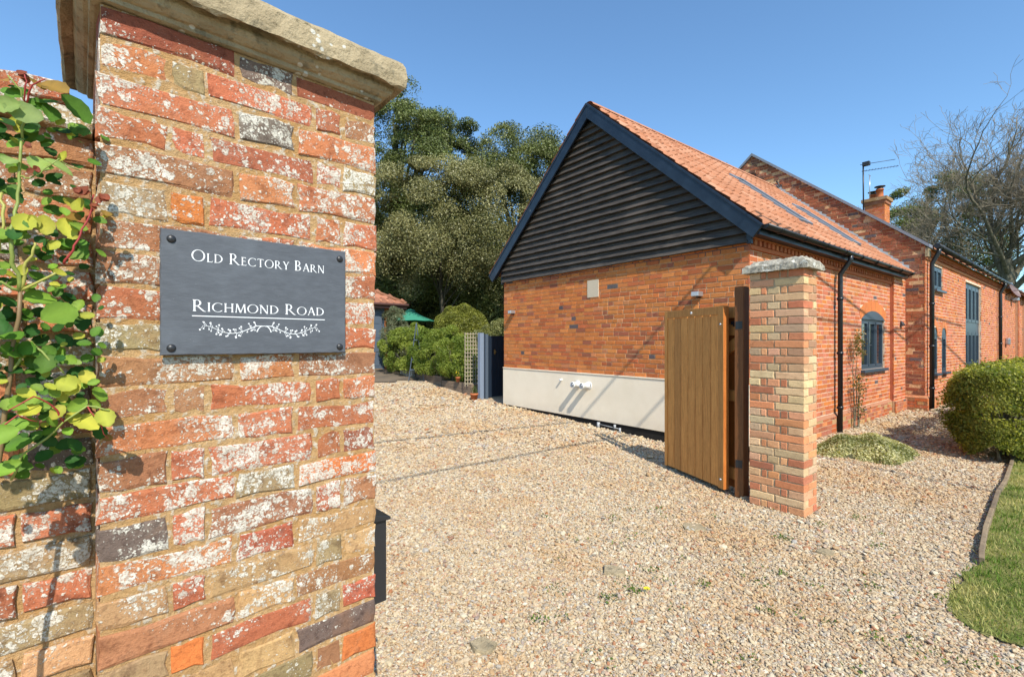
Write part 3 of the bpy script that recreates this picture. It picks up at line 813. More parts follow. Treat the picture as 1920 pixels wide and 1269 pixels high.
# local x: R -> L ; local +y is the visible left-hand face
mb = MB(); mb.box(.085, GL-.052, -.012, -.001, GH1-.092, GH1); mb.build('top_rail', M_oak, gt, bevel=.003)
mb = MB(); mb.box(0, .084, -.070, 0, GH0, GH1); mb.build('stile', M_oak_red, gt, bevel=.003)
mb = MB(); mb.box(.002, .083, .0, .0015, GH0+.002, GH1-.002); mb.build('stile_face', M_oak, gt)
mb = MB(); mb.box(GL-.051, GL, -.070, 0, GH0, GH1); mb.build('stile', M_oak, gt, bevel=.003)
nb = 7; bw = (GL-.051-.085)/nb
for i in range(nb):
    mb = MB(); x0 = .085+i*bw
    mb.add([(x0+.002,-.030,GH0+.008),(x0+bw-.002,-.030,GH0+.008),(x0+bw-.002,-.030,GH1-.09),(x0+.002,-.030,GH1-.09),
            (x0+.003,-.021,GH0+.008),(x0+bw-.003,-.021,GH0+.008),(x0+bw-.003,-.021,GH1-.09),(x0+.003,-.021,GH1-.09),
            (x0+.010,-.012,GH0+.008),(x0+bw-.010,-.012,GH0+.008),(x0+bw-.010,-.012,GH1-.09),(x0+.010,-.012,GH1-.09)],
           [(0,1,2,3),(4,0,3,7),(1,5,6,2),(8,4,7,11),(5,9,10,6),(9,8,11,10),(0,4,8,9,5,1),(3,2,6,10,11,7)])
    mb.build('board', M_oak, gt)
for z0, z1 in ((GH1-.14, GH1-.02), (1.0, 1.12), (GH0+.06, GH0+.18)):
    mb = MB(); mb.box(.085, GL-.052, -.066, -.031, z0, z1); mb.build('ledge', M_oak_red, gt, bevel=.003)
mb = MB(); mb.bar((.12,-.049,GH0+.2), (GL-.1,-.049,.98), .10, .034, (0,1,0)); mb.build('brace', M_oak_red, gt)
for x, z in ((.045, GH1-.20), (.045, GH0+.10)):
    mb = MB(); mb.lathe([(.014,0),(.014,.006),(.009,.010),(.0005,.011)], n=12); mb.build('bolt_head', M_steel, gt, loc=(x, .0015, z), rot=(-PI/2, 0, 0))
mb = MB(); mb.lathe([(.017,0),(.017,.004),(.012,.006),(.0005,.007)], n=14); mb.build('reflector', M_white, gt, loc=(GL*.50, -.001, GH1-.05), rot=(-PI/2, 0, 0))
# second, folded leaf behind: hinged on the timber post, meets the first at its far stile
A_ = Vector((2.43, 5.00, 0)); A2 = Vector((2.075, 6.12, 0)); aa = math.atan2((A2-A_).y, (A2-A_).x); AL = (A2-A_).length
g2 = empty('timber_gate_leaf', A_, aa, 'second leaf of the folding timber gate, its ledges and brace seen beside the brown post', 'gate')
for i in range(9):
    mb = MB(); x0 = .02+i*(AL-.08)/9; mb.box(x0+.001, x0+(AL-.08)/9-.002, -.070, -.050, GH0, GH1-.005); mb.build('board', M_oak_red, g2)
for z0, z1 in ((GH1-.13, GH1-.01), (GH1-.32, GH1-.20), (1.0, 1.12), (GH0+.10, GH0+.22)):
    mb = MB(); mb.box(.0, AL-.05, -.050, -.006, z0, z1); mb.build('ledge', M_oak, g2, bevel=.003)
mb = MB(); mb.bar((-.0,-.028,GH1-.36), (AL-.15,-.028,1.12), .115, .04, (0,1,0)); mb.build('brace', M_oak, g2)
mb = MB(); mb.box(AL-.055, AL, -.070, 0, GH0, GH1); mb.build('stile', M_oak, g2, bevel=.003)
mb = MB()
for z in (1.86, 1.84): mb.tube([(-.05, -.03, z), (.10, -.004, z-.02)], .012, 6)
mb.box(-.03, .13, -.004, .004, 1.83, 1.87); mb.build('hinge', M_iron, g2)

# ------------------------------------------------------------------ brick walling for the barns
ORB=(.52,.165,.045,1); ORB2=(.57,.200,.058,1); RDB=(.45,.125,.045,1); DKB=(.32,.105,.055,1); BLU=(.11,.090,.095,1); PKB=(.52,.195,.080,1)
pal_g = [ORB]*6+[ORB2]*5+[RDB]*4+[DKB]*1+[PKB]*1
pal_f = [ORB]*3+[RDB]*5+[(.50,.160,.085,1)]*6+[PKB]*3+[DKB]*1
def course_pieces(rr, a0, a1):
    out = []; a = a0; s = rr.choice([.11,.22,.06])
    first = True
    while a < a1-.001:
        L_ = s if first else rr.choice([.215,.215,.105,.215,.105])
        L_ *= rr.uniform(.94, 1.05); first = False
        b = min(a1, a+L_)
        if a1-b < .05: b = a1
        out.append((a, b)); a = b+.012
    return out
def clip(p, z0, z1, holes):
    segs = [p]
    for h0, h1, hz0, hz1 in holes:
        if z1 <= hz0 or z0 >= hz1: continue
        ns = []
        for a, b in segs:
            if b <= h0 or a >= h1: ns.append((a, b)); continue
            if a < h0-.02: ns.append((a, h0))
            if b > h1+.02: ns.append((h1, b))
        segs = ns
    return segs
def wall_bricks(a0, a1, z0, z1, holes, pal, rr, T, pitch=.0757, jit=.0022, topfn=None, single=None, limit=0, darkp=.009):
    """T(a, depth, z) -> local point, depth + goes into the wall. returns joined builder"""
    mb = MB(); z = z0; n1 = 0
    while z < z1-.02:
        zt_ = min(z+pitch-.0125, z1)
        aa0, aa1 = a0, a1
        if topfn: aa0, aa1 = topfn((z+zt_)/2)
        if aa1-aa0 > .05:
            for p in course_pieces(rr, aa0, aa1):
                for a, b in clip(p, z, zt_, holes):
                    base = rr.choice(pal)
                    if rr.random() < darkp: base = BLU
                    cl = vary(base, .09, rr)
                    if single and single(a, z) and n1 < limit:
                        n1 += 1; single_brick(a, b, z, zt_, cl, rr, T); continue
                    d = rr.uniform(-jit, jit); e = [rr.uniform(-.0022,.0022) for _ in range(8)]
                    q = [(a+e[0],d,z+e[4]),(b+e[1],d,z+e[5]),(b+e[2],d,zt_+e[6]),(a+e[3],d,zt_+e[7])]
                    vs = [T(*x) for x in q]+[T(x[0], .02, x[2]) for x in q]
                    mb.add(vs, [(0,1,2,3),(1,0,4,5),(2,1,5,6),(3,2,6,7),(0,3,7,4)], cl)
        z += pitch
    return mb
def hole_sheet(a0, a1, z0, z1, d, holes, T, mb=None, topfn=None):
    mb = mb or MB(); A = sorted({a0, a1}|{h[0] for h in holes}|{h[1] for h in holes}); Z = sorted({z0, z1}|{h[2] for h in holes}|{h[3] for h in holes})
    for i in range(len(A)-1):
        for j in range(len(Z)-1):
            am = (A[i]+A[i+1])/2; zm = (Z[j]+Z[j+1])/2
            if any(h[0] < am < h[1] and h[2] < zm < h[3] for h in holes): continue
            mb.add([T(A[i],d,Z[j]), T(A[i+1],d,Z[j]), T(A[i+1],d,Z[j+1]), T(A[i],d,Z[j+1])], [(0,1,2,3)], (.8,.6,.45,1))
    for h0, h1, hz0, hz1 in holes:     # reveals
        for (p, q) in (((h0,hz0),(h0,hz1)),((h1,hz1),(h1,hz0)),((h0,hz1),(h1,hz1)),((h1,hz0),(h0,hz0))):
            mb.add([T(p[0],d-.004,p[1]), T(q[0],d-.004,q[1]), T(q[0],.14,q[1]), T(p[0],.14,p[1])], [(0,1,2,3)], (.45,.14,.07,1))
    return mb
bm1 = brick_meshes('barn_stretcher', M_barnb, 6, False, .5); bm1h = brick_meshes('barn_header', M_barnb, 4, True, .5)
barn = empty('brick_barn', C0, BR, 'low orange-brick barn end with black weatherboarded gable, cream plinth and pantiled roof', 'barn')
GWid = 5.54
gT = lambda a, d, z: (d, a, z)
fT = lambda a, d, z: (a, d, z)
def gTm(a, d, z): return (d, a, z)
gable_par = None
def single_brick(a, b, z0, z1, cl, rr, T):
    hd = b-a < .15
    inst('brick', rr.choice(bm1h if hd else bm1), gable_wall, (rr.uniform(-.002,.002), (a+b)/2, (z0+z1)/2), (0, 0, -PI/2), (b-a, 1, z1-z0), cl)
# mortar faces of the whole barn (one wall part); bricks are children of it
WIN = (4.56, 6.05, 1.09, 2.12)
RS = .908; RY = 2.84; RZ0 = 3.22; EY = -.16        # roof top plane: z = RZ0 + RS*(y-EY)
mb = MB()
mb.add([(.006,0,0),(.006,GWid,0),(.006,GWid,3.05),(.006,0,3.05)], [(0,3,2,1)])
mb.box(.05, .10, 0.05, GWid-.05, 0, 2.9)
mb.add([(.007,GWid,0),(7.37,GWid,0),(7.37,GWid,3.2),(.007,GWid,3.2)], [(0,3,2,1)])
gable_wall = mb.build('gable_wall', M_mort_barn, barn)
bW = wall_bricks(0, GWid, 1.068, 3.02, [], pal_g, random.Random(31), gT, single=lambda a, z: a < 2.62, limit=300)
bW.v = [(x, y, z) for x, y, z in bW.v]; bW.f = [f[::-1] for f in bW.f]
bW.build('brickwork', M_barna, gable_wall, kind='stuff')
fw = hole_sheet(0.006, 6.95, 0, 3.2, .0028, [WIN], fT).build('front_wall', M_mort_front, barn)
b2 = wall_bricks(0, 7.37, .40, 3.18, [WIN, (4.5, 6.12, 2.12, 2.33)], pal_f, random.Random(32), fT)
# plinth, a little proud, with a sloping brick course
b3 = wall_bricks(0, 7.37, .0, .33, [], [RDB,PKB,(.40,.15,.09,1),DKB,BUF], random.Random(33), lambda a, d, z: (a, d-.045, z))
b3.add([(0,-.045,.335),(7.37,-.045,.335),(7.37,-.0,.385),(0,0,.385)], [(0,1,2,3)], (.36,.17,.10,1))
b3.add([(0,-.04,0),(7.37,-.04,0),(7.37,-.04,.335),(0,-.04,.335)], [(0,1,2,3)], (.5,.36,.23,1))
b3.add([(0,-.045,0),(0,.0,0),(0,0,.385),(0,-.045,.335)], [(0,3,2,1)], (.36,.14,.08,1))
# pier at the far end
b4 = wall_bricks(6.45, 7.37, .33, 3.05, [], pal_f, random.Random(34), lambda a, d, z: (a, d-.07, z))
b4.add([(6.45,-.067,0),(7.37,-.067,0),(7.37,-.067,3.07),(6.45,-.067,3.07)], [(0,1,2,3)], (.74,.54,.38,1))
b4.add([(6.452,-.07,0),(6.452,.0,0),(6.452,0,3.07),(6.452,-.07,3.07)], [(0,3,2,1)], (.4,.12,.06,1))
b5 = wall_bricks(6.42, 7.37, .0, .34, [], [RDB,PKB,(.40,.15,.09,1)], random.Random(35), lambda a, d, z: (a, d-.115, z)); b5.box(6.425, 7.37, -.11, -.05, 0, .345, None, (.5,.33,.2,1)); b5.build('brickwork', M_barna, fw, kind='stuff')
# dentil course under the eaves
for i in range(56):
    a = .05+i*.132; b4.box(a, a+.07, -.05, .0, 2.96, 3.03, None, vary(RDB, .15))
b4.box(0, 7.37, -.055, 0, 3.035, 3.10, None, RDB); b4.box(0, 7.37, -.035, 0, 2.90, 2.955, None, RDB)
for q in (b2, b3, b4): q.build('brickwork', M_barna, fw, kind='stuff')
# segmental brick arch over the window
cxw = (WIN[0]+WIN[1])/2; hw = (WIN[1]-WIN[0])/2; ra = (hw*hw+.17**2)/(2*.17); ca = WIN[3]-.02+.17-ra
mb = MB(); a_ = math.asin(hw/ra)
for i in range(20):
    t0 = -a_*1.06+2.12*a_*i/20; t1 = t0+2.12*a_/20*.86; q = []
    for r_ in (ra, ra+.20):
        for t in (t0, t1): q.append((cxw+r_*math.sin(t), -.004, ca+r_*math.cos(t)))
    vs = [q[0], q[1], q[3], q[2]]; mb.add(vs+[(x, .02, z) for x, _, z in vs], [(0,1,2,3)[::-1],(0,1,5,4),(1,2,6,5),(2,3,7,6),(3,0,4,7)], vary((.60,.19,.06,1), .08))
mb.f = [f[::-1] if len(f) == 4 and i % 5 == 0 else f for i, f in enumerate(mb.f)]
mb.build('brick_arch', M_barna, fw)

# cream rendered plinth on the gable
mb = MB(); mb.box(-.028, .004, .0, GWid, .225, 1.062); mb.box(-.040, -.028, .0, GWid+.001, 1.045, 1.066)
mb.build('cream_render', M_render, barn, bevel=.006)
mb = MB(); mb.box(-.004, .006, .0, GWid, 0, .225); mb.build('bitumen_base', plain('bitumen', (.02,.018,.016,1), .8, .2, 0, 20, .4, .3), barn)
# services on the render
for y, z in ((3.16,.845),(2.93,.84)):
    mb = MB(); mb.lathe([(.062,0),(.062,.012),(.050,.016),(.050,.13),(.055,.13),(.055,.165),(.043,.165),(.040,.03)], n=18)
    fl = mb.build('boiler_flue', M_white, barn, loc=(-.04, y, z), rot=(0, -PI/2, 0))
    mb = MB(); mb.lathe([(.03,.03),(.03,.175),(.016,.176),(.012,.10)], n=14); mb.build('inner_pipe', M_steel, fl)
mb = MB(); mb.lathe([(.075,0),(.073,.004),(.05,.006)], n=20); 
mb.build('wall_collar', M_white, barn, loc=(-.029, 3.19, .845), rot=(0, -PI/2, 0)); mb.build('wall_collar', M_white, barn, loc=(-.029, 2.90, .84), rot=(0, -PI/2, 0))
mb = MB(); mb.lathe([(.020,0),(.020,.055),(.012,.058),(.011,.02)], n=12); mb.build('overflow_pipe', M_white, barn, loc=(-.028, 3.62, .90), rot=(0, -PI/2, 0))
mb = MB(); mb.tube([(-.04,2.66,.20),(-.045,2.66,.10)], .028, 10); mb.tube([(-.045,2.66,.17),(-.045,2.2,.15)], .006, 6)
mb.tube([(-.05,2.28,.21),(-.05,2.28,.14)], .02, 8); mb.tube([(-.06,2.16,.17),(-.06,2.16,.08)], .018, 8); mb.build('waste_pipe', M_leadwt, barn)
# date stone / blocked opening
mb = MB(); mb.box(-.008, .01, 2.69, 2.965, 2.455, 2.775); mb.build('blank_stone_panel', plain('cream_panel', (.60,.50,.37,1), .85, .2, 0, 40, .5, .25), barn, bevel=.004)
# two small wall lamps
for y, z, s in ((.73,2.345,1.0),(5.18,2.30,.95)):
    lm = MB(); lm.box(-.13*s, 0, y-.06*s, y+.06*s, z-.035*s, z+.035*s); la = lm.build('wall_lamp', M_steel, barn, bevel=.006)
    l2 = MB(); l2.box(-.134*s, -.128*s, y-.05*s, y+.05*s, z-.028*s, z+.028*s); l2.build('lens', M_lens, la)
    l3 = MB(); l3.box(-.06*s, -.0, y-.02, y+.02, z-.055, z-.036*s); l3.build('bracket', M_iron, la)

# black weatherboards: each board its own part, clipped to the rake
def rake(z):      # y limits at height z just under the roof
    lo = (z-RZ0+.10)/RS+EY; hi = 2*RY-lo; return max(-.0, lo), min(GWid+.01, hi)
z = 2.985; i = 0; rr = random.Random(5)
ex = .128
while z < 5.70:
    lo, hi = rake(z); lo2, hi2 = rake(z+ex+.02)
    if hi2-lo2 < .1: break
    cuts = [lo, hi] if i % 7 not in (0,1,4) else [lo, (2.35, 2.36, 0, 0, 3.1)[i % 7 if i % 7 < 2 else 4], hi]
    if i > 12: cuts = [lo, hi]
    for k in range(len(cuts)-1):
        a, b = cuts[k]+(.0015 if k else 0), cuts[k+1]-(.0015 if k < len(cuts)-2 else 0)
        a2 = lo2 if k == 0 else a; b2_ = hi2 if k == len(cuts)-2 else b
        mb = MB(); dz = rr.uniform(-.004,.004); tb = -.078+rr.uniform(-.006,.006); tt = -.008
        n = 8; vs = []
        for q in range(n+1):
            t = q/n; ya = a+(b-a)*t; yb = a2+(b2_-a2)*t; w_ = rr.uniform(-.002,.002)
            vs += [(-.002, ya, z+dz+w_), (tb, ya, z+dz+w_), (tt, yb, z+ex+.02+dz), (-.002, yb, z+ex+.02+dz)]
        fs = []
        for q in range(n):
            o = q*4
            for e in range(4): fs.append((o+e, o+4+e, o+4+(e+1) % 4, o+(e+1) % 4))
        fs.append((0,1,2,3)); fs.append((n*4+3,n*4+2,n*4+1,n*4))
        mb.add(vs, [f[::-1] for f in fs]); mb.build('weatherboard', M_board, barn)
    z += ex; i += 1
mb = MB(); mb.box(-.055, .0, -.045, .015, 2.97, 3.36); mb.build('corner_trim', M_barge, barn)
mb = MB(); mb.box(-.05, .0, GWid-.005, GWid+.04, 2.95, 3.30); mb.build('corner_trim', M_barge, barn)
# backing triangle behind boards
mb = MB(); mb.add([(.004,0,2.9),(.004,GWid,2.9),(.004,GWid,3.2),(.004,RY,RZ0+RS*(RY-EY)-.12),(.004,0,3.2)], [(0,4,3,2,1)]); mb.build('gable_backing', M_black, barn)

# roof: frame on plane, tiles
ang = math.atan(RS); slen = (RY-EY)/math.cos(ang); ca_, sa_ = math.cos(ang), math.sin(ang)
# bargeboards
for side in (0, 1):
    mb = MB()
    for (x0, x1, w0, w1) in ((-.155, -.120, -.185, -.012), (-.165, -.125, -.014, .020)):
        vs = []
        for x in (x0, x1):
            for s_, w_ in ((-.10, w0), (slen+.0, w0), (slen+.0, w1), (-.10, w1)):
                y = EY+s_*ca_-w_*sa_; zz_ = RZ0+s_*sa_+w_*ca_
                if s_ > 1: y = RY; zz_ = RZ0+slen*sa_+w_/ca_
                if side: y = 2*RY-y
                vs.append((x, y, zz_))
        mb.add(vs, [(0,1,2,3)[::-1],(4,5,6,7),(0,1,5,4),(1,2,6,5),(2,3,7,6),(3,0,4,7)])
    if side: mb.f = [f[::-1] for f in mb.f]
    mb.build('bargeboard', M_barge, barn, bevel=.004)
    mb = MB(); vs = []
    for x in (-.12, .0):          # soffit strip
        for s_ in (-.08, slen-.12):
            y = EY+s_*ca_+.10*sa_; zz_ = RZ0+s_*sa_-.10*ca_
            vs.append((x, (2*RY-y) if side else y, zz_))
    mb.add(vs, [(0,1,3,2)]); mb.build('soffit', M_barge, barn)
# roof underlay
roof = None
mb = MB()
for s in (0, 1):
    vs = []
    for x in (-.13, 7.36):
        for s_ in (0, slen):
            y = EY+s_*ca_; vs.append((x, 2*RY-y if s else y, RZ0+s_*sa_-.055))
    mb.add(vs, [(0,1,3,2)] if s else [(0,2,3,1)])
roof = mb.build('roof', plain('roof_felt', (.16,.08,.05,1), .9, .1), barn)
def tile_mesh(w=.235, g=.30, nx_=9, thick=.012):
    vs = []; fs = []
    prof = []
    for i in range(nx_+1):
        t = i/nx_; zc = .026*math.cos(2*PI*t*1.0+.6) + (.010 if t > .86 else 0)
        prof.append((t*(w+.028)-w/2, zc))
    for row, (s_, dz) in enumerate(((-.004, -.012), (0, .014), (g+.05, -.010))):
        for x, zc in prof: vs.append((x, s_, zc+dz if row else zc-.002))
    n = nx_+1
    for r_ in range(2):
        for i in range(nx_): fs.append((r_*n+i, r_*n+i+1, (r_+1)*n+i+1, (r_+1)*n+i))
    me = bpy.data.meshes.new('pantile'); me.from_pydata(vs, [], fs)
    me.polygons.foreach_set('use_smooth', [False]*nx_+[True]*nx_)
    ca = me.color_attributes.new('Col', 'FLOAT_COLOR', 'POINT'); ca.data.foreach_set('color', [1.0]*(4*len(vs))); me.materials.append(M_tile); return me
tm = tile_mesh(); tvs = [tuple(v.co) for v in tm.vertices]; tfs = [tuple(p.vertices) for p in tm.polygons]
rest = MB(); cnt = 0; rr = random.Random(8)
SK = [(2.75, 3.32, .45, 1.75), (4.95, 5.55, .32, 1.45)]       # skylights: x0,x1, y0,y1 in plan
rows = 14; cols_ = 32; gx = 7.5/cols_; gs = (slen-.02)/rows
def tile_M(side, x, s_, jz=0, jr=0):
    y = EY-.06*ca_+s_*ca_; z_ = RZ0+s_*sa_-.01+jz
    if side == 0: return Matrix.Translation((x, y, z_)) @ Matrix.Rotation(ang+jr, 4, 'X')
    return Matrix.Translation((x, 2*RY-y, z_)) @ Matrix.Rotation(PI, 4, 'Z') @ Matrix.Rotation(ang+jr, 4, 'X')
order = []
for c_ in range(cols_):
    for r_ in range(rows):
        x = -.01+c_*gx; s_ = r_*gs; y = EY+s_*ca_
        if any(a-.02 < x < b+.06 and p-.1 < y < q-.05 for a, b, p, q in SK): continue
        order.append((x, s_))
for x, s_ in order:
    M_ = tile_M(0, x, s_, rr.uniform(-.003,.003), rr.uniform(-.012,.012)) @ Matrix.Rotation(rr.uniform(-.01,.01), 4, 'Z')
    if cnt < 300:
        o = bpy.data.objects.new('pantile', tm); col.objects.link(o); o.parent = roof; o.matrix_local = M_; cnt += 1
    else: rest.add([M_ @ Vector(v) for v in tvs], tfs, (rr.uniform(.8,1.1),)*3+(1,), True)
for c_ in range(cols_):
    for r_ in range(rows):
        M_ = tile_M(1, -.01+c_*gx, r_*gs); rest.add([M_ @ Vector(v) for v in tvs], tfs, None, True)
rest.build('pantiles', M_tile, roof, kind='stuff')
# ridge tiles
for i in range(17):
    x0 = -.12+i*.445; mb = MB(); n = 8; vs = []
    for x in (x0, x0+.435):
        for j in range(n+1):
            a = PI*(.08+.84*j/n); vs.append((x, RY+.13*math.cos(a), RZ0+slen*sa_-.055+.115*math.sin(a)))
    mb.add(vs, [(j, j+1, n+1+j+1, n+1+j) for j in range(n)], None, True); mb.build('ridge_tile', M_tile, roof)
# skylights
for x0, x1, y0, y1 in SK:
    s0 = (y0-EY)/ca_; s1 = (y1-EY)/ca_; O = Vector(((x0+x1)/2, EY+s0*ca_, RZ0+s0*sa_)); hw_ = (x1-x0)/2; ln = s1-s0
    mb = MB(); fwd = .055
    for (a, b, c_, d) in ((-hw_, -hw_+fwd, 0, ln), (hw_-fwd, hw_, 0, ln), (-hw_+fwd, hw_-fwd, 0, fwd), (-hw_+fwd, hw_-fwd, ln-fwd, ln)):
        mb.box(a, b, c_, d, -.03, .085)
    sk = mb.build('skylight', M_lead, barn, loc=O, rot=(ang, 0, 0), bevel=.005)
    mb = MB(); mb.box(-hw_+fwd, hw_-fwd, fwd, ln-fwd, .045, .055); mb.build('pane', M_glass, sk)
    mb = MB(); mb.box(-hw_-.09, hw_+.09, -.11, -.002, .002, .03); mb.box(-hw_-.07, -hw_-.002, 0, ln+.08, .01, .045); mb.box(hw_+.002, hw_+.07, 0, ln+.08, .01, .045)
    mb.build('flashing', M_leadwt, sk)
# gutter, brackets, fascia, downpipe
mb = MB(); n = 7; vs = []
for x in (-.10, 7.08):
    for r_ in (.058, .052):
        for j in range(n+1):
            a = PI+PI*j/n; vs.append((x, -.245+r_*math.cos(a), 3.175+r_*math.sin(a)))
k_ = n+1
fs = []
for j in range(n):
    fs.append((j, 2*k_+j, 2*k_+j+1, j+1)); fs.append((k_+j, k_+j+1, 3*k_+j+1, 3*k_+j)); fs.append((j, j+1, k_+j+1, k_+j)); fs.append((2*k_+j, 3*k_+j, 3*k_+j+1, 2*k_+j+1))
fs.append((0, k_, 3*k_, 2*k_)); fs.append((n, 2*k_+n, 3*k_+n, k_+n))
mb.add(vs, fs, None, True)
for x in (-.10, 7.08): mb.add([(x, -.245+.058*math.cos(PI+PI*j/n), 3.175+.058*math.sin(PI+PI*j/n)) for j in range(n+1)], [tuple(range(n+1))])
gut = mb.build('gutter', M_black, barn)
for i in range(9):
    x = .3+i*.83; mb = MB()
    pts = [(x, -.245+.066*math.cos(PI+PI*j/6), 3.175+.066*math.sin(PI+PI*j/6)) for j in range(7)]
    mb.tube([(x, -.185, 3.19)][:0]+pts, .010, 6); mb.tube([(x, -.18, 3.17), (x, -.03, 3.12)], .009, 5); mb.build('bracket', M_black, gut)
mb = MB(); mb.box(-.09, 7.09, -.175, -.15, 3.06, 3.20); mb.box(-.09, 7.09, -.149, -.056, 3.06, 3.075); mb.build('fascia', M_barge, barn)
def downpipe(parent, x, ytop, ztop, ywall, zb, mat, r_=.036):
    mb = MB(); mb.tube([(x, ytop, ztop), (x, ytop, ztop-.10), (x, ywall, ztop-.33), (x, ywall, ztop-.45), (x, ywall, zb)], r_, 10)
    d = mb.build('downpipe', mat, parent)
    z_ = zb+.45
    while z_ < ztop-.4:
        mb = MB(); mb.tube([(x, ywall, z_), (x, ywall, z_+.05)], r_+.009, 10); mb.box(x-.055, x+.055, ywall+.02, ywall+.04, z_+.008, z_+.042); mb.build('pipe_clip', mat, d); z_ += .95
downpipe(barn, 3.12, -.245, 3.15, -.092, .02, M_black, .040)
# casement window (three lights) in the front wall
def window(parent, x0, x1, z0, z1, lights, y=.07, T=fT, arch=0, transom=None, mat=M_frame, sill=True, fwid=.055):
    mb = MB()
    for a, b, c_, d in ((x0, x0+fwid, z0, z1), (x1-fwid, x1, z0, z1), (x0+fwid, x1-fwid, z0, z0+fwid), (x0+fwid, x1-fwid, z1-fwid, z1)): mb.box(a, b, y-.03, y+.04, c_, d)
    lw = (x1-x0-2*fwid)/lights
    for i in range(1, lights): mb.box(x0+fwid+i*lw-.025, x0+fwid+i*lw+.025, y-.028, y+.04, z0+fwid, z1-fwid)
    if arch:
        cx_ = (x0+x1)/2; h_ = (x1-x0)/2; R = (h_*h_+arch*arch)/(2*arch); cz = z1+arch-R; a_m = math.asin(min(1, h_/R)) if arch < h_ else PI/2+.0
        n = 12; vs = []
        for yy in (y-.03, y+.04):
            for i in range(n+1):
                x = x0+(x1-x0)*i/n; zz_ = cz+math.sqrt(max(0, R*R-(x-cx_)**2)) if arch < h_ else z1+arch*math.sqrt(max(0, 1-((x-cx_)/h_)**2))
                vs.append((x, yy, zz_))
            vs += [(x1, yy, z1-.002), (x0, yy, z1-.002)]
        m_ = n+3; fs = [tuple(range(m_)), tuple(range(m_, 2*m_))[::-1]]+[(i, (i+1) % m_, m_+(i+1) % m_, m_+i)[::-1] for i in range(m_)]
        mb.add(vs, fs)
    wf = mb.build('window', mat, parent)
    for i in range(lights):
        a = x0+fwid+i*lw+(.025 if i else 0); b = x0+fwid+(i+1)*lw-(.025 if i < lights-1 else 0); s_ = .04
        mb = MB()
        for p, q, c_, d in ((a+.002, a+s_, z0+fwid, z1-fwid), (b-s_, b-.002, z0+fwid, z1-fwid), (a+s_, b-s_, z0+fwid+.002, z0+fwid+s_), (a+s_, b-s_, z1-fwid-s_, z1-fwid-.002)): mb.box(p, q, y-.040, y+.01, c_, d)
        mb.build('casement', mat, wf)
        mb = MB(); mb.box(a+s_, b-s_, y-.012, y-.004, z0+fwid+s_, z1-fwid-s_); mb.build('pane', M_glass, wf)
    if sill:
        mb = MB(); mb.box(x0-.03, x1+.03, y-.13, y+.02, z0-.055, z0-.001); mb.build('sill', mat, wf, bevel=.004)
    return wf
window(barn, WIN[0], WIN[1], WIN[2], WIN[3]-.02, 3, .06, arch=.165)
mb = MB(); xs_ = [WIN[0]+(WIN[1]-WIN[0])*i/14 for i in range(15)]; vs = [(x, -.008, ca+math.sqrt(max(0, ra*ra-(x-cxw)**2))-.004) for x in xs_]+[(WIN[1], -.008, WIN[3]-.03), (WIN[0], -.008, WIN[3]-.03)]
k_ = len(vs); mb.add(vs+[(x, .06, z_) for x, _, z_ in vs], [tuple(range(k_)), tuple(range(k_, 2*k_))[::-1]]+[(i, (i+1) % k_, k_+(i+1) % k_, k_+i)[::-1] for i in range(k_)])
mb.build('arched_head', M_frame, barn)

# wall vent
mb = MB(); mb.add([(6.88,-.075,1.98),(7.08,-.075,2.0),(6.95,-.075,2.12),(6.88,-.14,2.0),(7.05,-.14,2.01),(6.95,-.13,2.08)], [(0,1,2)[::-1],(3,4,5),(0,1,4,3),(1,2,5,4),(2,0,3,5)]); mb.build('wall_spotlight', M_iron, barn)

# ------------------------------------------------------------------ taller barn beyond
TX = 7.37; TY = -.42; TR = 3.40; TE = 3.80; TS = (7.0-TE)/(TR-TY)     # gable x, front y, ridge y, eaves z, slope
tall = empty('brick_barn', BL(TX, 0), BR, 'taller long red-brick barn behind, with grey-edged gable parapet, tall glazed door and chimney', 'barn')
tT = lambda a, d, z: (a, d+TY, z)
H = [(.72, 1.70, 2.86, 3.44), (.66, 1.16, .88, 1.98), (1.62, 2.12, .88, 1.98), (4.62, 7.15, .12, 3.36)]
LEN = 24.0; BLEN = 12.2
tw = hole_sheet(0.004, LEN, 0, TE, .0028, H, tT).build('front_wall', M_mort_front, tall)
Hc = H+[(.68, 1.14, 1.97, 2.0)]
wall_bricks(0, 14.0, .40, TE-.02, Hc, pal_f, random.Random(41), tT).build('brickwork', M_barna, tw, kind='stuff')
wall_bricks(14.011, LEN, .40, TE-.02, Hc, pal_f, random.Random(42), tT).build('brickwork', M_barna, tw, kind='stuff')
q = wall_bricks(0, 13.0, .0, .36, [(4.62,7.15,.12,.5)], [RDB,PKB,DKB,BUF], random.Random(43), lambda a, d, z: (a, d+TY-.04, z))
q.add([(0,TY-.034,0),(4.6,TY-.034,0),(4.6,TY-.034,.36),(0,TY-.034,.36)], [(0,1,2,3)], (.5,.36,.23,1)); q.add([(0,TY-.04,.362),(4.6,TY-.04,.362),(4.6,TY,.40),(0,TY,.40)], [(0,1,2,3)], (.4,.2,.12,1))
for i in range(90): q.box(.1+i*.133, .17+i*.133, TY-.045, TY, TE-.22, TE-.15, None, vary(RDB, .15))
q.box(0, 12.2, TY-.05, TY, TE-.145, TE-.07, None, RDB); q.box(0, 12.2, TY-.03, TY, TE-.30, TE-.24, None, PKB)
for x0 in (15.4, 17.9, 20.5):
    q6 = wall_bricks(x0, x0+.45, .0, TE-.25, [], pal_f, random.Random(int(x0)), lambda a, d, z: (a, d+TY-.10, z)); q6.box(x0+.003, x0+.447, TY-.095, TY, 0, TE-.25, None, (.5,.30,.18,1)); q6.build('brickwork', M_barna, tw, kind='stuff')
q.build('brickwork', M_barna, tw, kind='stuff')
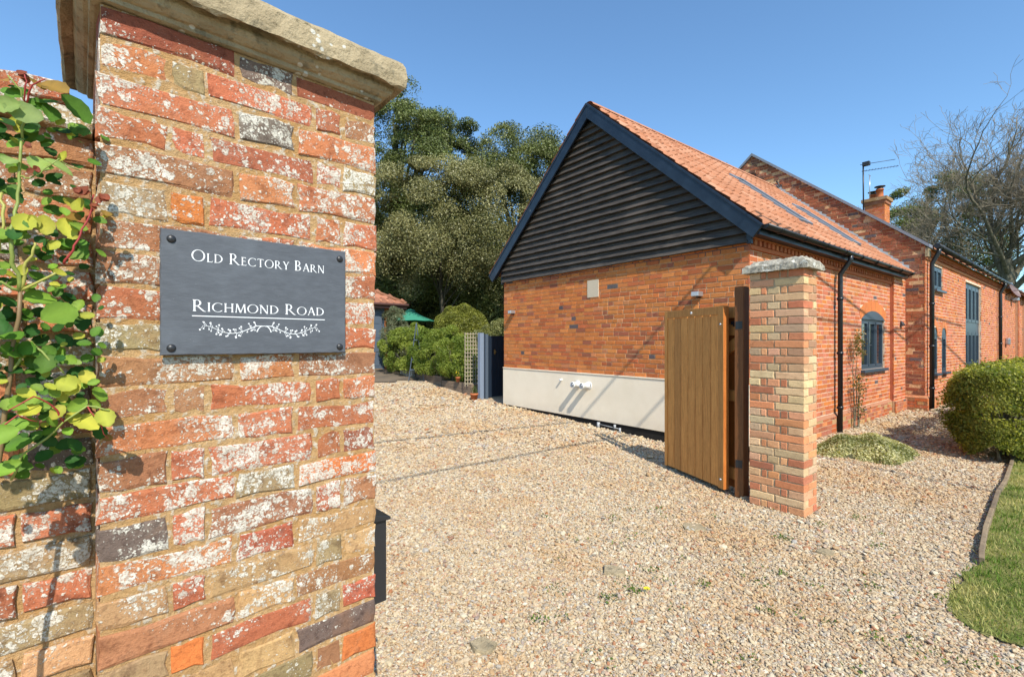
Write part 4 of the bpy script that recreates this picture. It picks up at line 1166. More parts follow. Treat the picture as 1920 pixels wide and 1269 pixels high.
def gtop(z):   # y limits of the tall gable at height z
    lo = TY if z < TE else TY+(z-TE)/TS; return lo, 2*TR-lo
mb = MB(); zs_ = [0, TE, TE+TS*(TR-TY)+.0]
mb.add([(.006,TY,0),(.006,2*TR-TY,0),(.006,2*TR-TY,TE),(.006,TR,zs_[2]),(.006,TY,TE)], [(0,4,3,2,1)], (.42,.28,.17,1))
tg = mb.build('gable_wall', M_mort_barn, tall)
pal_t = [(.30,.090,.045,1)]*5+[(.36,.115,.055,1)]*4+[(.24,.095,.06,1)]*3+[(.18,.08,.055,1)]
q = wall_bricks(TY, 2*TR-TY, .0, 7.0, [], pal_t, random.Random(44), lambda a, d, z: (d, a, z), jit=.008, topfn=lambda z: gtop(z), darkp=.05)
q.f = [f[::-1] for f in q.f]; q.build('brickwork', M_oldb, tg, kind='stuff')
q = wall_bricks(TY-.05, .06, .0, .38, [], [BRN,BUF,BRN,RDB], random.Random(45), lambda a, d, z: (d-.055, a, z)); q.f = [f[::-1] for f in q.f]
q.add([(-.055,TY-.05,.38),(-.055,.06,.38),(0,.06,.43),(0,TY-.05,.43)], [(0,3,2,1)], (.45,.2,.1,1)); q.add([(-.048,TY-.045,0),(-.048,.06,0),(-.048,.06,.38),(-.048,TY-.045,.38)], [(0,3,2,1)], (.5,.4,.28,1))
q.build('brickwork', M_oldb, tg, kind='stuff')
# round vent hole and iron tie
mb = MB(); mb.lathe([(.09,0),(.085,.003),(.075,-.01),(.001,-.012)], n=16); mb.build('vent_hole', M_black, tall, loc=(-.010, TR-.02, 6.42), rot=(0,-PI/2,0))
mb = MB(); mb.tube([(-.05,2.72,6.08),(-.05,2.66,5.98),(-.05,2.68,5.85),(-.05,2.60,5.70),(-.05,2.50,5.66)], .022, 6); mb.build('iron_wall_tie', M_iron, tall)
# parapet coping
for s in (0, 1):
    mb = MB(); vs = []
    for x in (-.05, .26):
        for t in (0, 1):
            for dz in (-.02, .055):
                y = (TY-.08) if t == 0 else TR; z_ = (TE-.03 if t == 0 else TE+TS*(TR-TY)+.02)+dz
                vs.append((x, 2*TR-y if s else y, z_))
    f = [(0,1,3,2),(4,6,7,5),(0,4,5,1),(2,3,7,6),(1,5,7,3),(0,2,6,4)]
    mb.add(vs, f if not s else [k[::-1] for k in f]); mb.build('coping', M_lead, tall)
mb = MB(); mb.box(-.03, .2, TY-.06, TY, TE-.25, TE-.05); mb.build('kneeler', M_stone, tall)
# stepped lead flashing where the lower roof meets the gable
mb = MB()
for i in range(30):
    y0 = EY+.02+i*.098; z_ = RZ0+RS*(y0-EY)
    mb.add([(-.012,y0,z_-.03),(-.012,y0+.098,z_+.06),(-.012,y0+.098,z_+.19+rr.uniform(-.01,.02)),(-.012,y0,z_+.15+rr.uniform(-.01,.02))], [(0,3,2,1)])
    mb.add([(-.16,y0,z_+.035),(-.16,y0+.098,z_+.035+.089),(-.012,y0+.098,z_+.07+.089),(-.012,y0,z_+.07)], [(0,3,2,1)])
mb.build('lead_flashing', M_leadwt, tall)
# roofs
def slope_roof(name, parent, x0, x1, ye, ze, yr, zr, over, mat, th=.06):
    mb = MB()
    for s in (0, 1):
        sl_ = (zr-ze)/(yr-ye); nseg = int((x1-x0)/.30); vs = []; nx2 = nseg*4
        for i in range(nx2+1):
            x = x0+(x1-x0)*i/nx2; wv_ = .022*math.cos(2*PI*i/4)
            for y in (ye-over, yr):
                zz_ = ze+(y-ye)*sl_+wv_+.06; vs.append((x, 2*yr-y if s else y, zz_))
            vs.append((x, 2*yr-(ye-over) if s else ye-over, ze-over*sl_+wv_*.6+.06-th))
        fs = []
        for i in range(nx2):
            o = i*3; a = [(o, o+3, o+4, o+1), (o+2, o+5, o+3, o)]
            fs += [f[::-1] for f in a] if s else a
        mb.add(vs, fs, (.9,.9,.9,1), True)
    return mb.build(name, mat, parent)
tr = slope_roof('roof', tall, .26, BLEN, TY, TE+.02, TR, 6.86, .10, M_tile)
# ridge strip + end verge
mb = MB(); mb.tube([(.25,TR,6.93),(BLEN,TR,6.93)], .10, 8); mb.build('ridge_tile', M_tile, tr)
mb = MB(); mb.box(BLEN-.02, BLEN+.22, TY-.2, TY-.0, TE-.12, TE+.10); mb.build('end_kneeler', M_lead, tall)
for s in (0,):
    mb = MB(); mb.add([(BLEN,TY-.12,TE-.05),(BLEN+.2,TY-.12,TE-.05),(BLEN+.2,TR,6.98),(BLEN,TR,6.98),(BLEN,TY-.12,TE+.06),(BLEN+.2,TY-.12,TE+.06),(BLEN+.2,TR,7.06),(BLEN,TR,7.06)],
        [(0,3,2,1),(4,5,6,7),(0,1,5,4),(1,2,6,5),(2,3,7,6),(3,0,4,7)]); mb.build('coping', M_lead, tall)
slope_roof('lower_roof', tall, BLEN+.2, LEN, TY, TE-.05, 2.2, 5.6, .2, M_tile)
# gutters and pipes
mb = MB(); mb.tube([(-.0,TY-.20,TE-.03),(BLEN,TY-.20,TE-.03)], .060, 8); gt2 = mb.build('gutter', M_black, tall)
for i in range(14):
    mb = MB(); x = .35+i*.85; mb.tube([(x,TY-.20+.07*math.cos(PI+PI*j/6),TE-.03+.07*math.sin(PI+PI*j/6)) for j in range(7)], .011, 5); mb.build('bracket', M_black, gt2)
downpipe(tall, .16, TY-.20, TE-.06, TY-.085, .12, M_black, .044)
downpipe(tall, 10.4, TY-.20, TE-.06, TY-.085, .15, M_black, .05)
mb = MB(); mb.tube([(BLEN,TY-.28,TE-.16),(LEN,TY-.28,TE-.16)], .05, 8); mb.build('gutter', M_pink, tall)
# windows of the tall barn
def twin(*a, **k): return window(tall, *a, **k)
wY = TY+.07
twin(.72, 1.70, 2.88, 3.42, 2, wY-.02)
twin(.67, 1.15, .90, 1.80, 1, wY-.035, arch=.17)
twin(1.63, 2.11, .90, 1.80, 1, wY-.035, arch=.17)
mb = MB()
for cx_ in (.91, 1.87):
    for i in range(14):
        t0 = PI*i/14; t1 = t0+PI/14*.84; q = []
        for r_ in (.25, .40):
            for t in (t0, t1): q.append((cx_+r_*math.cos(t), TY-.004, 1.80+r_*.9*math.sin(t)))
        vs = [q[0], q[1], q[3], q[2]]; mb.add(vs+[(x, TY+.02, z_) for x, _, z_ in vs], [(0,1,2,3),(4,5,1,0),(5,6,2,1),(6,7,3,2),(7,4,0,3)], vary((.58,.20,.08,1), .1))
mb.build('brick_arch', M_barna, tw)
# tall glazed door screen: four bays, upper lights, mid panel, glazed doors with solid bottoms
x0, x1, z0, z1 = 4.62, 7.15, .12, 3.36; y = TY+.09; mb = MB(); bays = 4; bwid = (x1-x0-.14)/bays
mb.box(x0, x0+.07, y-.03, y+.05, z0, z1); mb.box(x1-.07, x1, y-.03, y+.05, z0, z1); mb.box(x0+.07, x1-.07, y-.03, y+.05, z1-.08, z1)
mb.box(x0+.07, x1-.07, y-.028, y+.05, 1.92, 2.22); mb.box(x0+.07, x1-.07, y-.03, y+.05, z0, z0+.08)
for i in range(1, bays): mb.box(x0+.07+i*bwid-.03, x0+.07+i*bwid+.03, y-.026, y+.05, z0+.08, 1.92); mb.box(x0+.07+i*bwid-.03, x0+.07+i*bwid+.03, y-.026, y+.05, 2.22, z1-.08)
ds = mb.build('door_screen', M_frame, tall)
for i in range(bays):
    a = x0+.07+i*bwid+(.03 if i else 0); b = x0+.07+(i+1)*bwid-(.03 if i < bays-1 else 0)
    for (c_, d, nm) in ((2.22, z1-.08, 'upper_light'), (.95, 1.92, 'glazed_leaf'), (z0+.08, .95, 'panel')):
        mb = MB(); s_ = .09
        mb.box(a+.002, a+s_, y-.045, y, c_+.002, d-.002); mb.box(b-s_, b-.002, y-.045, y, c_+.002, d-.002); mb.box(a+s_, b-s_, y-.045, y, c_+.002, c_+s_); mb.box(a+s_, b-s_, y-.045, y, d-s_, d-.002)
        mb.build(nm, M_frame, ds)
        mb = MB(); mb.box(a+s_, b-s_, y-.02, y-.01, c_+s_, d-s_); mb.build('pane' if nm != 'panel' else 'infill', M_glass if nm != 'panel' else M_navy, ds)
# satellite dish, lamp and boxes on the tall barn
dn = Vector((-.2,-.9,.45)).normalized(); mb = MB()
mb.lathe([(.001,0),(.10,.008),(.20,.035),(.28,.075),(.285,.08),(.28,.083)], n=20)
dish = mb.build('satellite_dish', plain('dish_grey', (.16,.10,.09,1), .5), tall, loc=(11.3, TY-.30, TE-.32), rot=dn.to_track_quat('Z', 'Y').to_euler())
mb = MB(); mb.tube([(0,.02,.04),(0,-.15,.34)], .012, 6); mb.box(-.03,.03,-.19,-.12,.32,.38); mb.tube([(0,0,0),(0,-.02,-.22)], .02, 6); mb.build('dish_arm', M_iron, dish)
mb = MB(); mb.box(12.4, 12.75, TY-.12, TY-.003, 1.52, 1.78); mb.build('flue_terminal', M_steel, tall, bevel=.03)
mb = MB(); mb.box(14.0, 14.3, TY-.22, TY-.003, 3.32, 3.42); mb.box(13.9, 14.0, TY-.2, TY-.05, 3.30, 3.37); mb.build('flood_lamp', M_steel, tall, bevel=.01)
mb = MB(); mb.box(3.62, 3.72, TY-.10, TY-.045, .46, .70); mb.build('meter_box', M_white, tall, bevel=.01)
# chimney on the ridge
CX_, CY_ = 11.55, TR
q = wall_bricks(-.36, .36, 6.6, 7.58, [], pal_f, random.Random(51), lambda a, d, z: (d-.36+CX_, a+CY_, z)); q.f = [f[::-1] for f in q.f]
q2 = wall_bricks(-.36, .36, 6.6, 7.58, [], [ORB2,PKB,ORB], random.Random(52), lambda a, d, z: (a+CX_, d-.36+CY_, z))
q.v += q2.v; off = len(q.v)-len(q2.v); q.f += [tuple(i+off for i in f) for f in q2.f]; q.c += q2.c; q.sm += q2.sm
q.box(CX_-.354, CX_+.354, CY_-.354, CY_+.354, 6.4, 7.60, None, (.5,.33,.2,1))
chm = q.build('chimney', M_barna, tall)
mb = MB(); mb.box(CX_-.41, CX_+.41, CY_-.41, CY_+.41, 7.60, 7.74, None, (.30,.13,.07,1)); mb.box(CX_-.46, CX_+.46, CY_-.46, CY_+.46, 7.742, 7.88, None, (.30,.19,.09,1)); mb.build('corbel', M_oldb, chm)
for dx, dy, h_ in ((-.08,-.12,.36),(.16,.18,.24)):
    mb = MB(); mb.lathe([(.15,7.88),(.135,7.9),(.125,7.88+h_),(.15,7.88+h_),(.15,7.92+h_),(.10,7.92+h_)], CX_+dx, CY_+dy, 14); p_ = mb.build('chimney_pot', M_terra, chm)
    mb = MB(); mb.lathe([(.135,7.925+h_),(.13,7.96+h_),(.02,7.96+h_),(.02,8.02+h_),(.20,8.03+h_),(.20,8.05+h_),(.01,8.08+h_)], CX_+dx, CY_+dy, 14); mb.build('cowl', M_iron, chm)
# tv aerial
mb = MB(); ax = 9.75; mb.tube([(ax,TR,6.8),(ax-.05,TR,9.05)], .028, 6); aer = mb.build('aerial_mast', M_iron, tall)
AD = Vector((.35,-.937,0)); AP = Vector((-AD.y, AD.x, 0))
mb = MB(); a0_ = Vector((ax-.05,TR,8.72)); mb.tube([a0_-AD*.05, a0_+AD*1.15], .012, 5)
for i in range(11): c_ = a0_+AD*(.1+i*.10); mb.tube([c_-AP*.13, c_+AP*.13], .006, 4)
a1_ = Vector((ax-.05,TR,9.0)); mb.tube([a1_-AD*.1, a1_+AD*1.05], .012, 5)
mb.box(a1_.x-.06, a1_.x+.12, a1_.y-.22, a1_.y+.02, 8.93, 9.08); mb.build('aerial', M_iron, aer)
mb = MB(); mb.tube([(CX_-.25,CY_+.2,7.8),(CX_-.25,CY_+.2,8.95)], .018, 6); mb.tube([(CX_-.37,CY_+.2,8.95),(CX_-.13,CY_+.2,8.95)], .015, 5); mb.build('short_mast', M_steel, chm)
#@@PART3
# ------------------------------------------------------------------ garage, fence, bed (left background)
GX = Vector((-4.06, 16.4, 0)); gzb = .70
grg = empty('garage', GX+Vector((0,0,gzb)), BR, 'small brick garage with hipped lichened pantile roof and grey-blue side-hung door, beyond the gravel', 'garage')
gw_, gd_, gh_ = 6.2, 5.2, 2.28
mb = MB(); mb.box(-gw_, -.007, .007, gd_, 0, gh_); gc = mb.build('wall', M_mort_barn, grg)
q = wall_bricks(-gw_, 0, .0, gh_, [(-2.7,-.42,0,2.13)], pal_g, random.Random(61), fT); q.build('brickwork', M_barna, gc, kind='stuff')
mb = MB(); mb.box(-2.7, -.42, -.004, .006, 2.13, 2.15); mb.box(-.50, -.42, -.02, .03, 0, 2.13); mb.box(-2.7, -2.62, -.02, .03, 0, 2.13); mb.box(-2.62, -.50, -.02, .03, 2.05, 2.13); mb.build('door_frame', M_gpaint, grg)
for i in range(2):
    a = -2.61+i*1.06; mb = MB(); mb.box(a, a+1.04, -.012, .02, .03, 2.04)
    d_ = mb.build('door', M_gpaint, grg)
    mb = MB()
    for j in range(4): mb.box(a+.08, a+.96, -.024, -.0125, .12+j*.48, .52+j*.48)
    mb.build('door_panel', M_gpaint, d_)
# hipped roof
mb = MB(); ov = .28; pr = 1.55
A = (-gw_-ov,-ov,gh_-.05); B = (ov,-ov,gh_-.05); Cc = (ov,gd_+ov,gh_-.05); Dd = (-gw_-ov,gd_+ov,gh_-.05); r1 = (-gw_+2.6, gd_/2, gh_+pr); r2 = (-2.6, gd_/2, gh_+pr)
mb.add([A,B,Cc,Dd,r1,r2], [(0,1,5,4),(1,2,5),(2,3,4,5),(3,0,4),(0,3,2,1)]); rf = mb.build('roof', M_tile, grg)
mb = MB(); nx2 = 27
for r_ in range(9):
    t0 = r_/9; t1 = (r_+1.15)/9
    y0 = -ov+(gd_/2+ov)*t0; z0 = gh_-.05+(pr+.05)*t0+.02; y1 = -ov+(gd_/2+ov)*t1; z1 = gh_-.05+(pr+.05)*t1
    xa = ov-(2.6+ov)*t0
    x = xa
    while x > -gw_-ov+(2.6+ov)*t0:
        n = 6; vs = [(x-.24*j/n, yy, zz_+.03*math.cos(2*PI*j/n)) for yy, zz_ in ((y0, z0+.03), (y1, z1+.0)) for j in range(n+1)]+[(x-.24*j/n, y0-.002, z0-.0+.03*math.cos(2*PI*j/n)-.015) for j in range(n+1)]
        k_ = rr.uniform(.6,1.05); mb.add(vs, [(j, j+1, n+2+j, n+1+j)[::-1] for j in range(n)]+[(j, j+1, 2*n+3+j, 2*n+2+j) for j in range(n)], (k_*.85,k_*.8,k_*.85,1), True); x -= .24
mb.build('pantiles', M_tile, rf, kind='stuff')
mb = MB(); mb.tube([(ov,-ov,gh_-.02),r2], .07, 6, (.6,.6,.6,1)); mb.build('hip_tiles', M_tile, rf)
mb = MB(); mb.tube([(-gw_-ov,-ov-.04,gh_-.08),(ov+.05,-ov-.04,gh_-.08)], .05, 8); mb.box(-gw_-ov, ov, -ov, -ov+.025, gh_-.2, gh_-.04); mb.build('gutter', M_pink, grg)

def T2(o, a, d, z): return o
# tarmac apron in front of the garage
ap = [(-9,13.55),(-3.95,13.62),(-3.2,13.75),(-2.75,14.2),(-3.3,15.3),(-4.2,16.35),(-9,16.5)]
def apron():
    xs = np.arange(-8.8, -2.6, .3); ys = np.arange(13.4, 17.0, .3); vs = []; fs = []; idx = {}
    for x in xs:
        for y in ys:
            if y < 13.62+.15*max(0, x+3.9)+.12*math.sin(x*2) or y > 16.8: continue
            if x > -2.65-(y-14.2)*.72: continue
            idx[round(x,2), round(y,2)] = len(vs); vs.append((x, y, gh(x, y)+.022))
    for (x, y), i in idx.items():
        k = [(round(x+.3,2), y), (round(x+.3,2), round(y+.3,2)), (x, round(y+.3,2))]
        if all(q in idx for q in k): fs.append((i, idx[k[0]], idx[k[1]], idx[k[2]]))
    me = bpy.data.meshes.new('garage_apron'); me.from_pydata(vs, [], fs); me.materials.append(M_apron)
    o = bpy.data.objects.new('garage_apron', me); col.objects.link(o); o['kind'] = 'structure'
apron()
# raised timber bed edge along local x = .1
bd = empty('raised_bed', BL(.10, 7.05, 0), BR, 'raised planting bed edged with weathered dark sleepers, below the garden shrubs', 'raised bed')
def bz(y): p = BL(.1, y); return gh(p.x, p.y)
for (ya, yb) in ((7.05, 8.6), (8.62, 10.2)):
    for k in range(2):
        mb = MB(); za = max(bz(ya), .30)
        zt_ = .56+(.03 if ya > 8 else 0)+(ya-7.05)*.05
        mb.box(0, .11, ya-7.05, yb-7.05, zt_-.155*(k+1)+.003, zt_-.155*k); mb.build('sleeper', M_sleeper, bd, bevel=.008)
mb = MB(); mb.box(.112, .62, -.001, .10, .20, .555); mb.build('sleeper_end', M_kerbw, bd, bevel=.006)
for k in range(3):
    for j in range(2): mb = MB(); mb.box(-.14, -.02, 3.15+j*.42, 3.55+j*.42, .46+k*.10, .555+k*.10); mb.build('block', M_cap2, bd, bevel=.01)
mb = MB(); mb.add([(.11,.1,.50),(2.6,.1,.50),(2.6,5.2,.78),(.11,5.2,.78)], [(0,1,2,3)]); mb.build('soil', M_soil, bd)
mb = MB(); mb.box(.11, 2.2, 3.2, 3.35, .5, .82); mb.build('rear_sleeper', M_sleeper, bd)
# trellis
tl = empty('trellis', BL(-.02, 7.18, 0), BR, 'cream wooden square lattice trellis with climbing stems, left of the navy garden gate', 'trellis')
for i in range(6): mb = MB(); mb.box(i*.082, i*.082+.018, 0, .012, .50, 1.88); mb.build('lath', M_trellis, tl)
for i in range(14): mb = MB(); mb.box(-.01, .44, -.013, -.001, .56+i*.098, .578+i*.098); mb.build('lath', M_trellis, tl)
# navy gate in its frame
gg = empty('garden_gate', BL(.02, 6.52, 0), BR, 'dark navy boarded garden gate hung on a pale blue-grey post at the barn corner', 'gate')
gz = .22
mb = MB(); mb.box(0, .11, .02, .13, gz, 1.86); mb.build('gate_post', M_postp, gg, bevel=.004)
mb = MB(); mb.box(.135, .21, -.03, .06, gz, 1.83); mb.build('hanging_stile', M_gpaint, gg, bevel=.004)
for i in range(9): mb = MB(); mb.box(.212+i*.115, .212+i*.115+.109, 0, .03, gz+.05, 1.79); mb.build('board', M_navy, gg, bevel=.003)
for z_ in (.5, 1.6): mb = MB(); mb.box(.212, 1.245, .031, .06, z_, z_+.1); mb.build('ledge', M_navy, gg)
mb = MB(); mb.tube([(.42,-.012,1.39),(.42,-.05,1.39)], .022, 8); mb.box(.40,.44,-.008,-.001,1.33,1.45); mb.build('latch', plain('brass', (.5,.33,.12,1), .35, .5, .8), gg)
# garden obelisk
ob = empty('garden_obelisk', (-2.86, 14.05, gh(-2.86,14.05)), .2, 'slim grey-blue pyramid obelisk plant support in front of the green shrubs', 'obelisk')
h_ = 1.62; b_ = .22
for sx, sy in ((-1,-1),(1,-1),(1,1),(-1,1)): mb = MB(); mb.bar((sx*b_,sy*b_,0),(sx*.012,sy*.012,h_), .018, .018); mb.build('leg', M_gpaint, ob)
for z_ in (.32,.62,.92,1.2):
    k_ = b_*(1-z_/h_)+.012
    for a, b in (((-k_,-k_),(k_,-k_)),((k_,-k_),(k_,k_)),((k_,k_),(-k_,k_)),((-k_,k_),(-k_,-k_))): mb = MB(); mb.bar((*a,z_),(*b,z_), .014, .02); mb.build('rail', M_gpaint, ob)
mb = MB(); mb.lathe([(.018,h_-.02),(.03,h_+.02),(.0,h_+.11)], n=8); mb.build('finial', M_gpaint, ob)
# parasol
pz = gh(-4.8, 22); ps = empty('parasol', (-4.75, 22, pz), 0, 'open green canvas garden parasol showing above the shrubs', 'parasol')
mb = MB(); n = 8; R = 1.16; zt_ = 3.12-pz; ze = 2.58-pz
for i in range(n):
    a0, a1 = 2*PI*i/n, 2*PI*(i+1)/n
    p0 = (.12*math.cos(a0), .12*math.sin(a0), zt_-.03); p1 = (.12*math.cos(a1), .12*math.sin(a1), zt_-.03); q0 = (R*math.cos(a0), R*math.sin(a0), ze); q1 = (R*math.cos(a1), R*math.sin(a1), ze)
    mid = ((q0[0]+q1[0])/2*.97, (q0[1]+q1[1])/2*.97, ze+.03); mm_ = ((p0[0]+q0[0])/2, (p0[1]+q0[1])/2, (p0[2]+q0[2])/2-.03); mn_ = ((p1[0]+q1[0])/2, (p1[1]+q1[1])/2, (p1[2]+q1[2])/2-.03)
    m1 = MB(); m1.add([p0, p1, mn_, q1, mid, q0, mm_], [(0,1,2,6)[::-1],(6,2,3,4,5)[::-1]]); m1.build('canopy_panel', M_parasol, ps)
mb = MB(); mb.lathe([(.001,zt_+.06),(.08,zt_+.04),(.26,zt_-.06)], n=12); mb.build('vent_cap', M_parasol, ps)
mb = MB(); mb.tube([(0,0,0),(0,0,zt_)], .022, 8); mb.build('pole', M_brown, ps)
# flower pots
def pot(x, y, z, r_, h_, label, fl=None):
    p = empty('plant_pot', (x, y, z), 0, label, 'plant pot')
    mb = MB(); mb.lathe([(.001,0),(r_*.72,0),(r_*.95,h_*.78),(r_*1.06,h_*.78),(r_*1.08,h_),(r_*.93,h_),(r_*.9,h_*.88),(.001,h_*.86)], n=16); mb.build('pot', M_terra, p)
    r = random.Random(int(abs(x*100))); mb = MB()
    for i in range(70):
        a = r.uniform(0,2*PI); q = r.random()*r_*1.1; hh = h_+r.random()*h_*1.1; d = Vector((r.uniform(-1,1), r.uniform(-1,1), r.uniform(-.2,1))).normalized(); s_ = .022
        c_ = Vector((q*math.cos(a), q*math.sin(a), hh)); e = d.orthogonal().normalized(); f_ = d.cross(e)
        cl = fl if fl and r.random() < .35 else (.07,.11,.02,1)
        mb.add([c_-e*s_, c_-f_*s_*.5, c_+e*s_, c_+f_*s_*.5], [(0,1,2,3)], vary(cl, .3, r))
    mb.build('foliage', M_leaf, p)
pot(-.92, 11.42, gh(-.92, 11.42), .095, .17, 'terracotta pot of straggly green stems on the gravel beside the blue-grey gate post')
pp = BL(.06, 7.65); pot(pp.x, pp.y, .58, .06, .13, 'small terracotta pot with a yellow flower on the end of the sleeper bed edge', (.75,.55,.03,1))
pp = BL(.05, 10.0); pot(pp.x, pp.y, .70, .075, .15, 'small terracotta pot half hidden at the far end of the sleepers, beside the obelisk', (.6,.25,.04,1))

# ------------------------------------------------------------------ foliage
def cloud(name, P, Nrm, size, colr, parent=None, kind=None, mat=None, aspect=.55, flat=.5):
    """P (n,3) leaf centres; Nrm preferred facing; rhombic leaves"""
    n = len(P); R_ = rng.normal(size=(n,3)); D = Nrm*flat+R_*.6; D /= np.linalg.norm(D, axis=1)[:,None]+1e-9
    T_ = rng.normal(size=(n,3)); T_ -= (T_*D).sum(1)[:,None]*D; T_ /= np.linalg.norm(T_, axis=1)[:,None]+1e-9
    B_ = np.cross(D, T_); s = (size*rng.uniform(.6,1.25,n))[:,None]
    Vv = np.empty((n,4,3)); Vv[:,0] = P-T_*s; Vv[:,1] = P-B_*s*aspect+D*s*.18; Vv[:,2] = P+T_*s; Vv[:,3] = P+B_*s*aspect+D*s*.18
    cc_ = np.repeat(np.concatenate([colr, np.ones((n,1))], 1), 4, 0)
    return np_mesh(name, Vv.reshape(-1,3), np.arange(4*n).reshape(-1,4), cc_, mat or M_leaf, parent, kind)
def sph(n):
    v = rng.normal(size=(n,3)); return v/np.linalg.norm(v, axis=1)[:,None]
def crown_points(c, r, nclump, per, cr, upper=.0, seed=0, hollow=.62, big=False):
    if big: nclump = int(nclump*.55); per = int(per*1.6); cr *= 1.22; hollow = .80
    """clumps spread over a lumpy ellipsoid; leaves on the outer side of each clump"""
    d = sph(nclump*2); d = d[d[:,2] > -.75+upper][:nclump]; k = len(d)
    rad = (hollow+(1-hollow)*rng.random(k)**.5)[:,None]
    lump = 1+.16*np.sin(d[:,0:1]*5+c[0])*np.cos(d[:,1:2]*4+d[:,2:3]*5+c[1])
    cen = np.array(c)+d*np.array(r)*rad*lump
    crr = cr*rng.uniform(.6,1.3,k)
    P = []; Nn = []; tone = []
    for i in range(k):
        m_ = int(per*rng.uniform(.6,1.3)); u = sph(m_); u[:,2] += (.62 if big else .28); u += d[i]*(.75 if big else .55); u /= np.linalg.norm(u, axis=1)[:,None]
        q = cen[i]+u*crr[i]*(rng.uniform(.6,1.05,m_)[:,None])*np.array((1,1,.95))
        P.append(q); Nn.append(u); tone.append(np.full(m_, rng.uniform(.0,1)))
    return np.concatenate(P), np.concatenate(Nn), np.concatenate(tone)
def colmix(a, b, t, jit=.25):
    a = np.array(a[:3]); b = np.array(b[:3]); c_ = a[None]*(1-t[:,None])+b[None]*t[:,None]
    return np.clip(c_*rng.uniform(1-jit, 1+jit, (len(t),1)), 0, 1)
def trunk_mb(base, top, r0, lean=0):
    mb = MB(); pts = [Vector(base).lerp(Vector(top), t/5)+Vector((math.sin(t*1.3+base[0])*.12, math.cos(t+base[1])*.12, 0)) for t in range(6)]
    mb.tube(pts, [r0*(1-.11*t)*(1.25 if t == 0 else 1) for t in range(6)], 9); return mb
def evergreen(name, cx, cy, crowns, label, group=None, c1=(.060,.068,.016), c2=(.155,.150,.052), leaf=.085, per=150, z0=.7, tr=.32):
    t = empty(name, (cx, cy, z0), 0, label, 'tree', group)
    PP, NN, TT = [], [], []
    for (x, y, z, rx, ry, rz, nc, cr) in crowns:
        p, n_, tn = crown_points((x-cx, y-cy, z-z0), (rx, ry, rz), nc, int(per*1.9), cr, big=(nc > 30)); PP.append(p); NN.append(n_); TT.append(tn)
    P = np.concatenate(PP); Nn = np.concatenate(NN); tt = np.concatenate(TT)
    cloud('crown', P, Nn, leaf*.70, colmix(c1, c2, tt*.6+rng.random(len(tt))*.4, .35), t, mat=M_oakleaf)
    top = max(c[2] for c in crowns)-z0
    mb = trunk_mb((0,0,-.3), (.2,0,top), tr)
    for (x, y, z, rx, ry, rz, nc, cr) in crowns:
        for k in range(4):
            e = Vector((x-cx+random.uniform(-.5,.5)*rx, y-cy+random.uniform(-.5,.5)*ry, z-z0+random.uniform(-.3,.5)*rz)); s_ = Vector((.05, 0, max(.8, e.z*.45)))
            mb.tube([s_, s_.lerp(e, .5)+Vector((0,0,.3)), e], [tr*.4, tr*.25, tr*.08], 6)
    mb.build('trunk', M_bark_shaded, t)
HO = ((.040,.055,.011), (.185,.215,.060)); GH_ = 'holm oaks behind the barn and garden'  # first tone set very dark to deepen the shade between clumps
evergreen('holm_oak', -6.6, 26, [(-6.8,26,9.0,4.3,3.0,5.9,150,1.15),(-3.9,25,9.8,2.6,2.2,3.5,70,.9),(-5,24.6,5.4,3.8,1.6,3.0,80,.85),(-8,25,6.5,3.5,3,3,24,1.0),(-5.9,25.4,13.6,1.7,1.5,1.7,16,.8),(-4.6,25.4,13.1,1.2,1.2,1.5,10,.7)],
          'tallest dark evergreen tree, its crown rising just right of the near gatepost', GH_, *HO, per=430, leaf=.075)
evergreen('holm_oak', .5, 27, [(.4,27,7.8,3.6,2.8,5.4,150,1.0),(-1.5,26,4.2,3.4,1.4,2.6,60,.8),(-.6,26,11.4,1.6,1.5,1.7,18,.8),(1.6,26.5,10.8,1.8,1.6,1.8,20,.8),(3.6,27,8.2,2.4,2.4,3.6,26,1.1)],
          'rounded evergreen tree whose crown meets the left slope of the black gable', GH_, (.050,.064,.013), (.205,.225,.068), per=420, leaf=.075)
evergreen('holm_oak', -3.4, 22.2, [(-4.0,22,6.9,2.7,2.0,2.6,90,.9),(-1.0,22.6,6.9,2.4,2.0,2.8,80,.9),(-2.6,22,4.9,2.9,1.5,1.5,50,.75)],
          'paler sunlit evergreen crown in front of the taller trees, above the parasol', GH_, (.09,.09,.026), (.30,.275,.115), per=460, leaf=.062, tr=.10)
evergreen('holm_oak', 9.5, 30, [(9.5,30,8.0,3.2,3,3.6,22,1.2),(13.6,30,10.6,1.1,1.1,2.0,14,.6)], 'evergreen treetop peeping over the barn roof beside the brick gable apex', GH_, (.05,.065,.02), (.11,.14,.045), per=260, leaf=.08)
evergreen('holm_oak', -12.5, 25, [(-12.5,25,8,4,3,4.5,30,1.3)], 'evergreen tree left of the others, mostly hidden by the near gatepost', GH_, *HO, per=240, leaf=.10)
# laurel thicket under the crowns, deep shade put into its dark colours
tk = empty('laurel_thicket', (-2, 29.5, .7), 0, 'bank of laurel under the holm oaks, coloured dark for deep shade', 'shrubs')
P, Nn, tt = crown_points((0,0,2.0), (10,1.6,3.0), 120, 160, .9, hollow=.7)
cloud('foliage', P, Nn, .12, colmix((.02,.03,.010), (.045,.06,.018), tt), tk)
mb = MB(); mb.box(-18, 20, 1.2, 1.5, -.3, 7.0); mb.build('shade_backdrop', plain('shade_dark_green', (.02,.025,.012,1), .95, .1, 0, 2, .8, .5), tk)  # dark sheet standing in for shade, closes the sky gap under the crowns

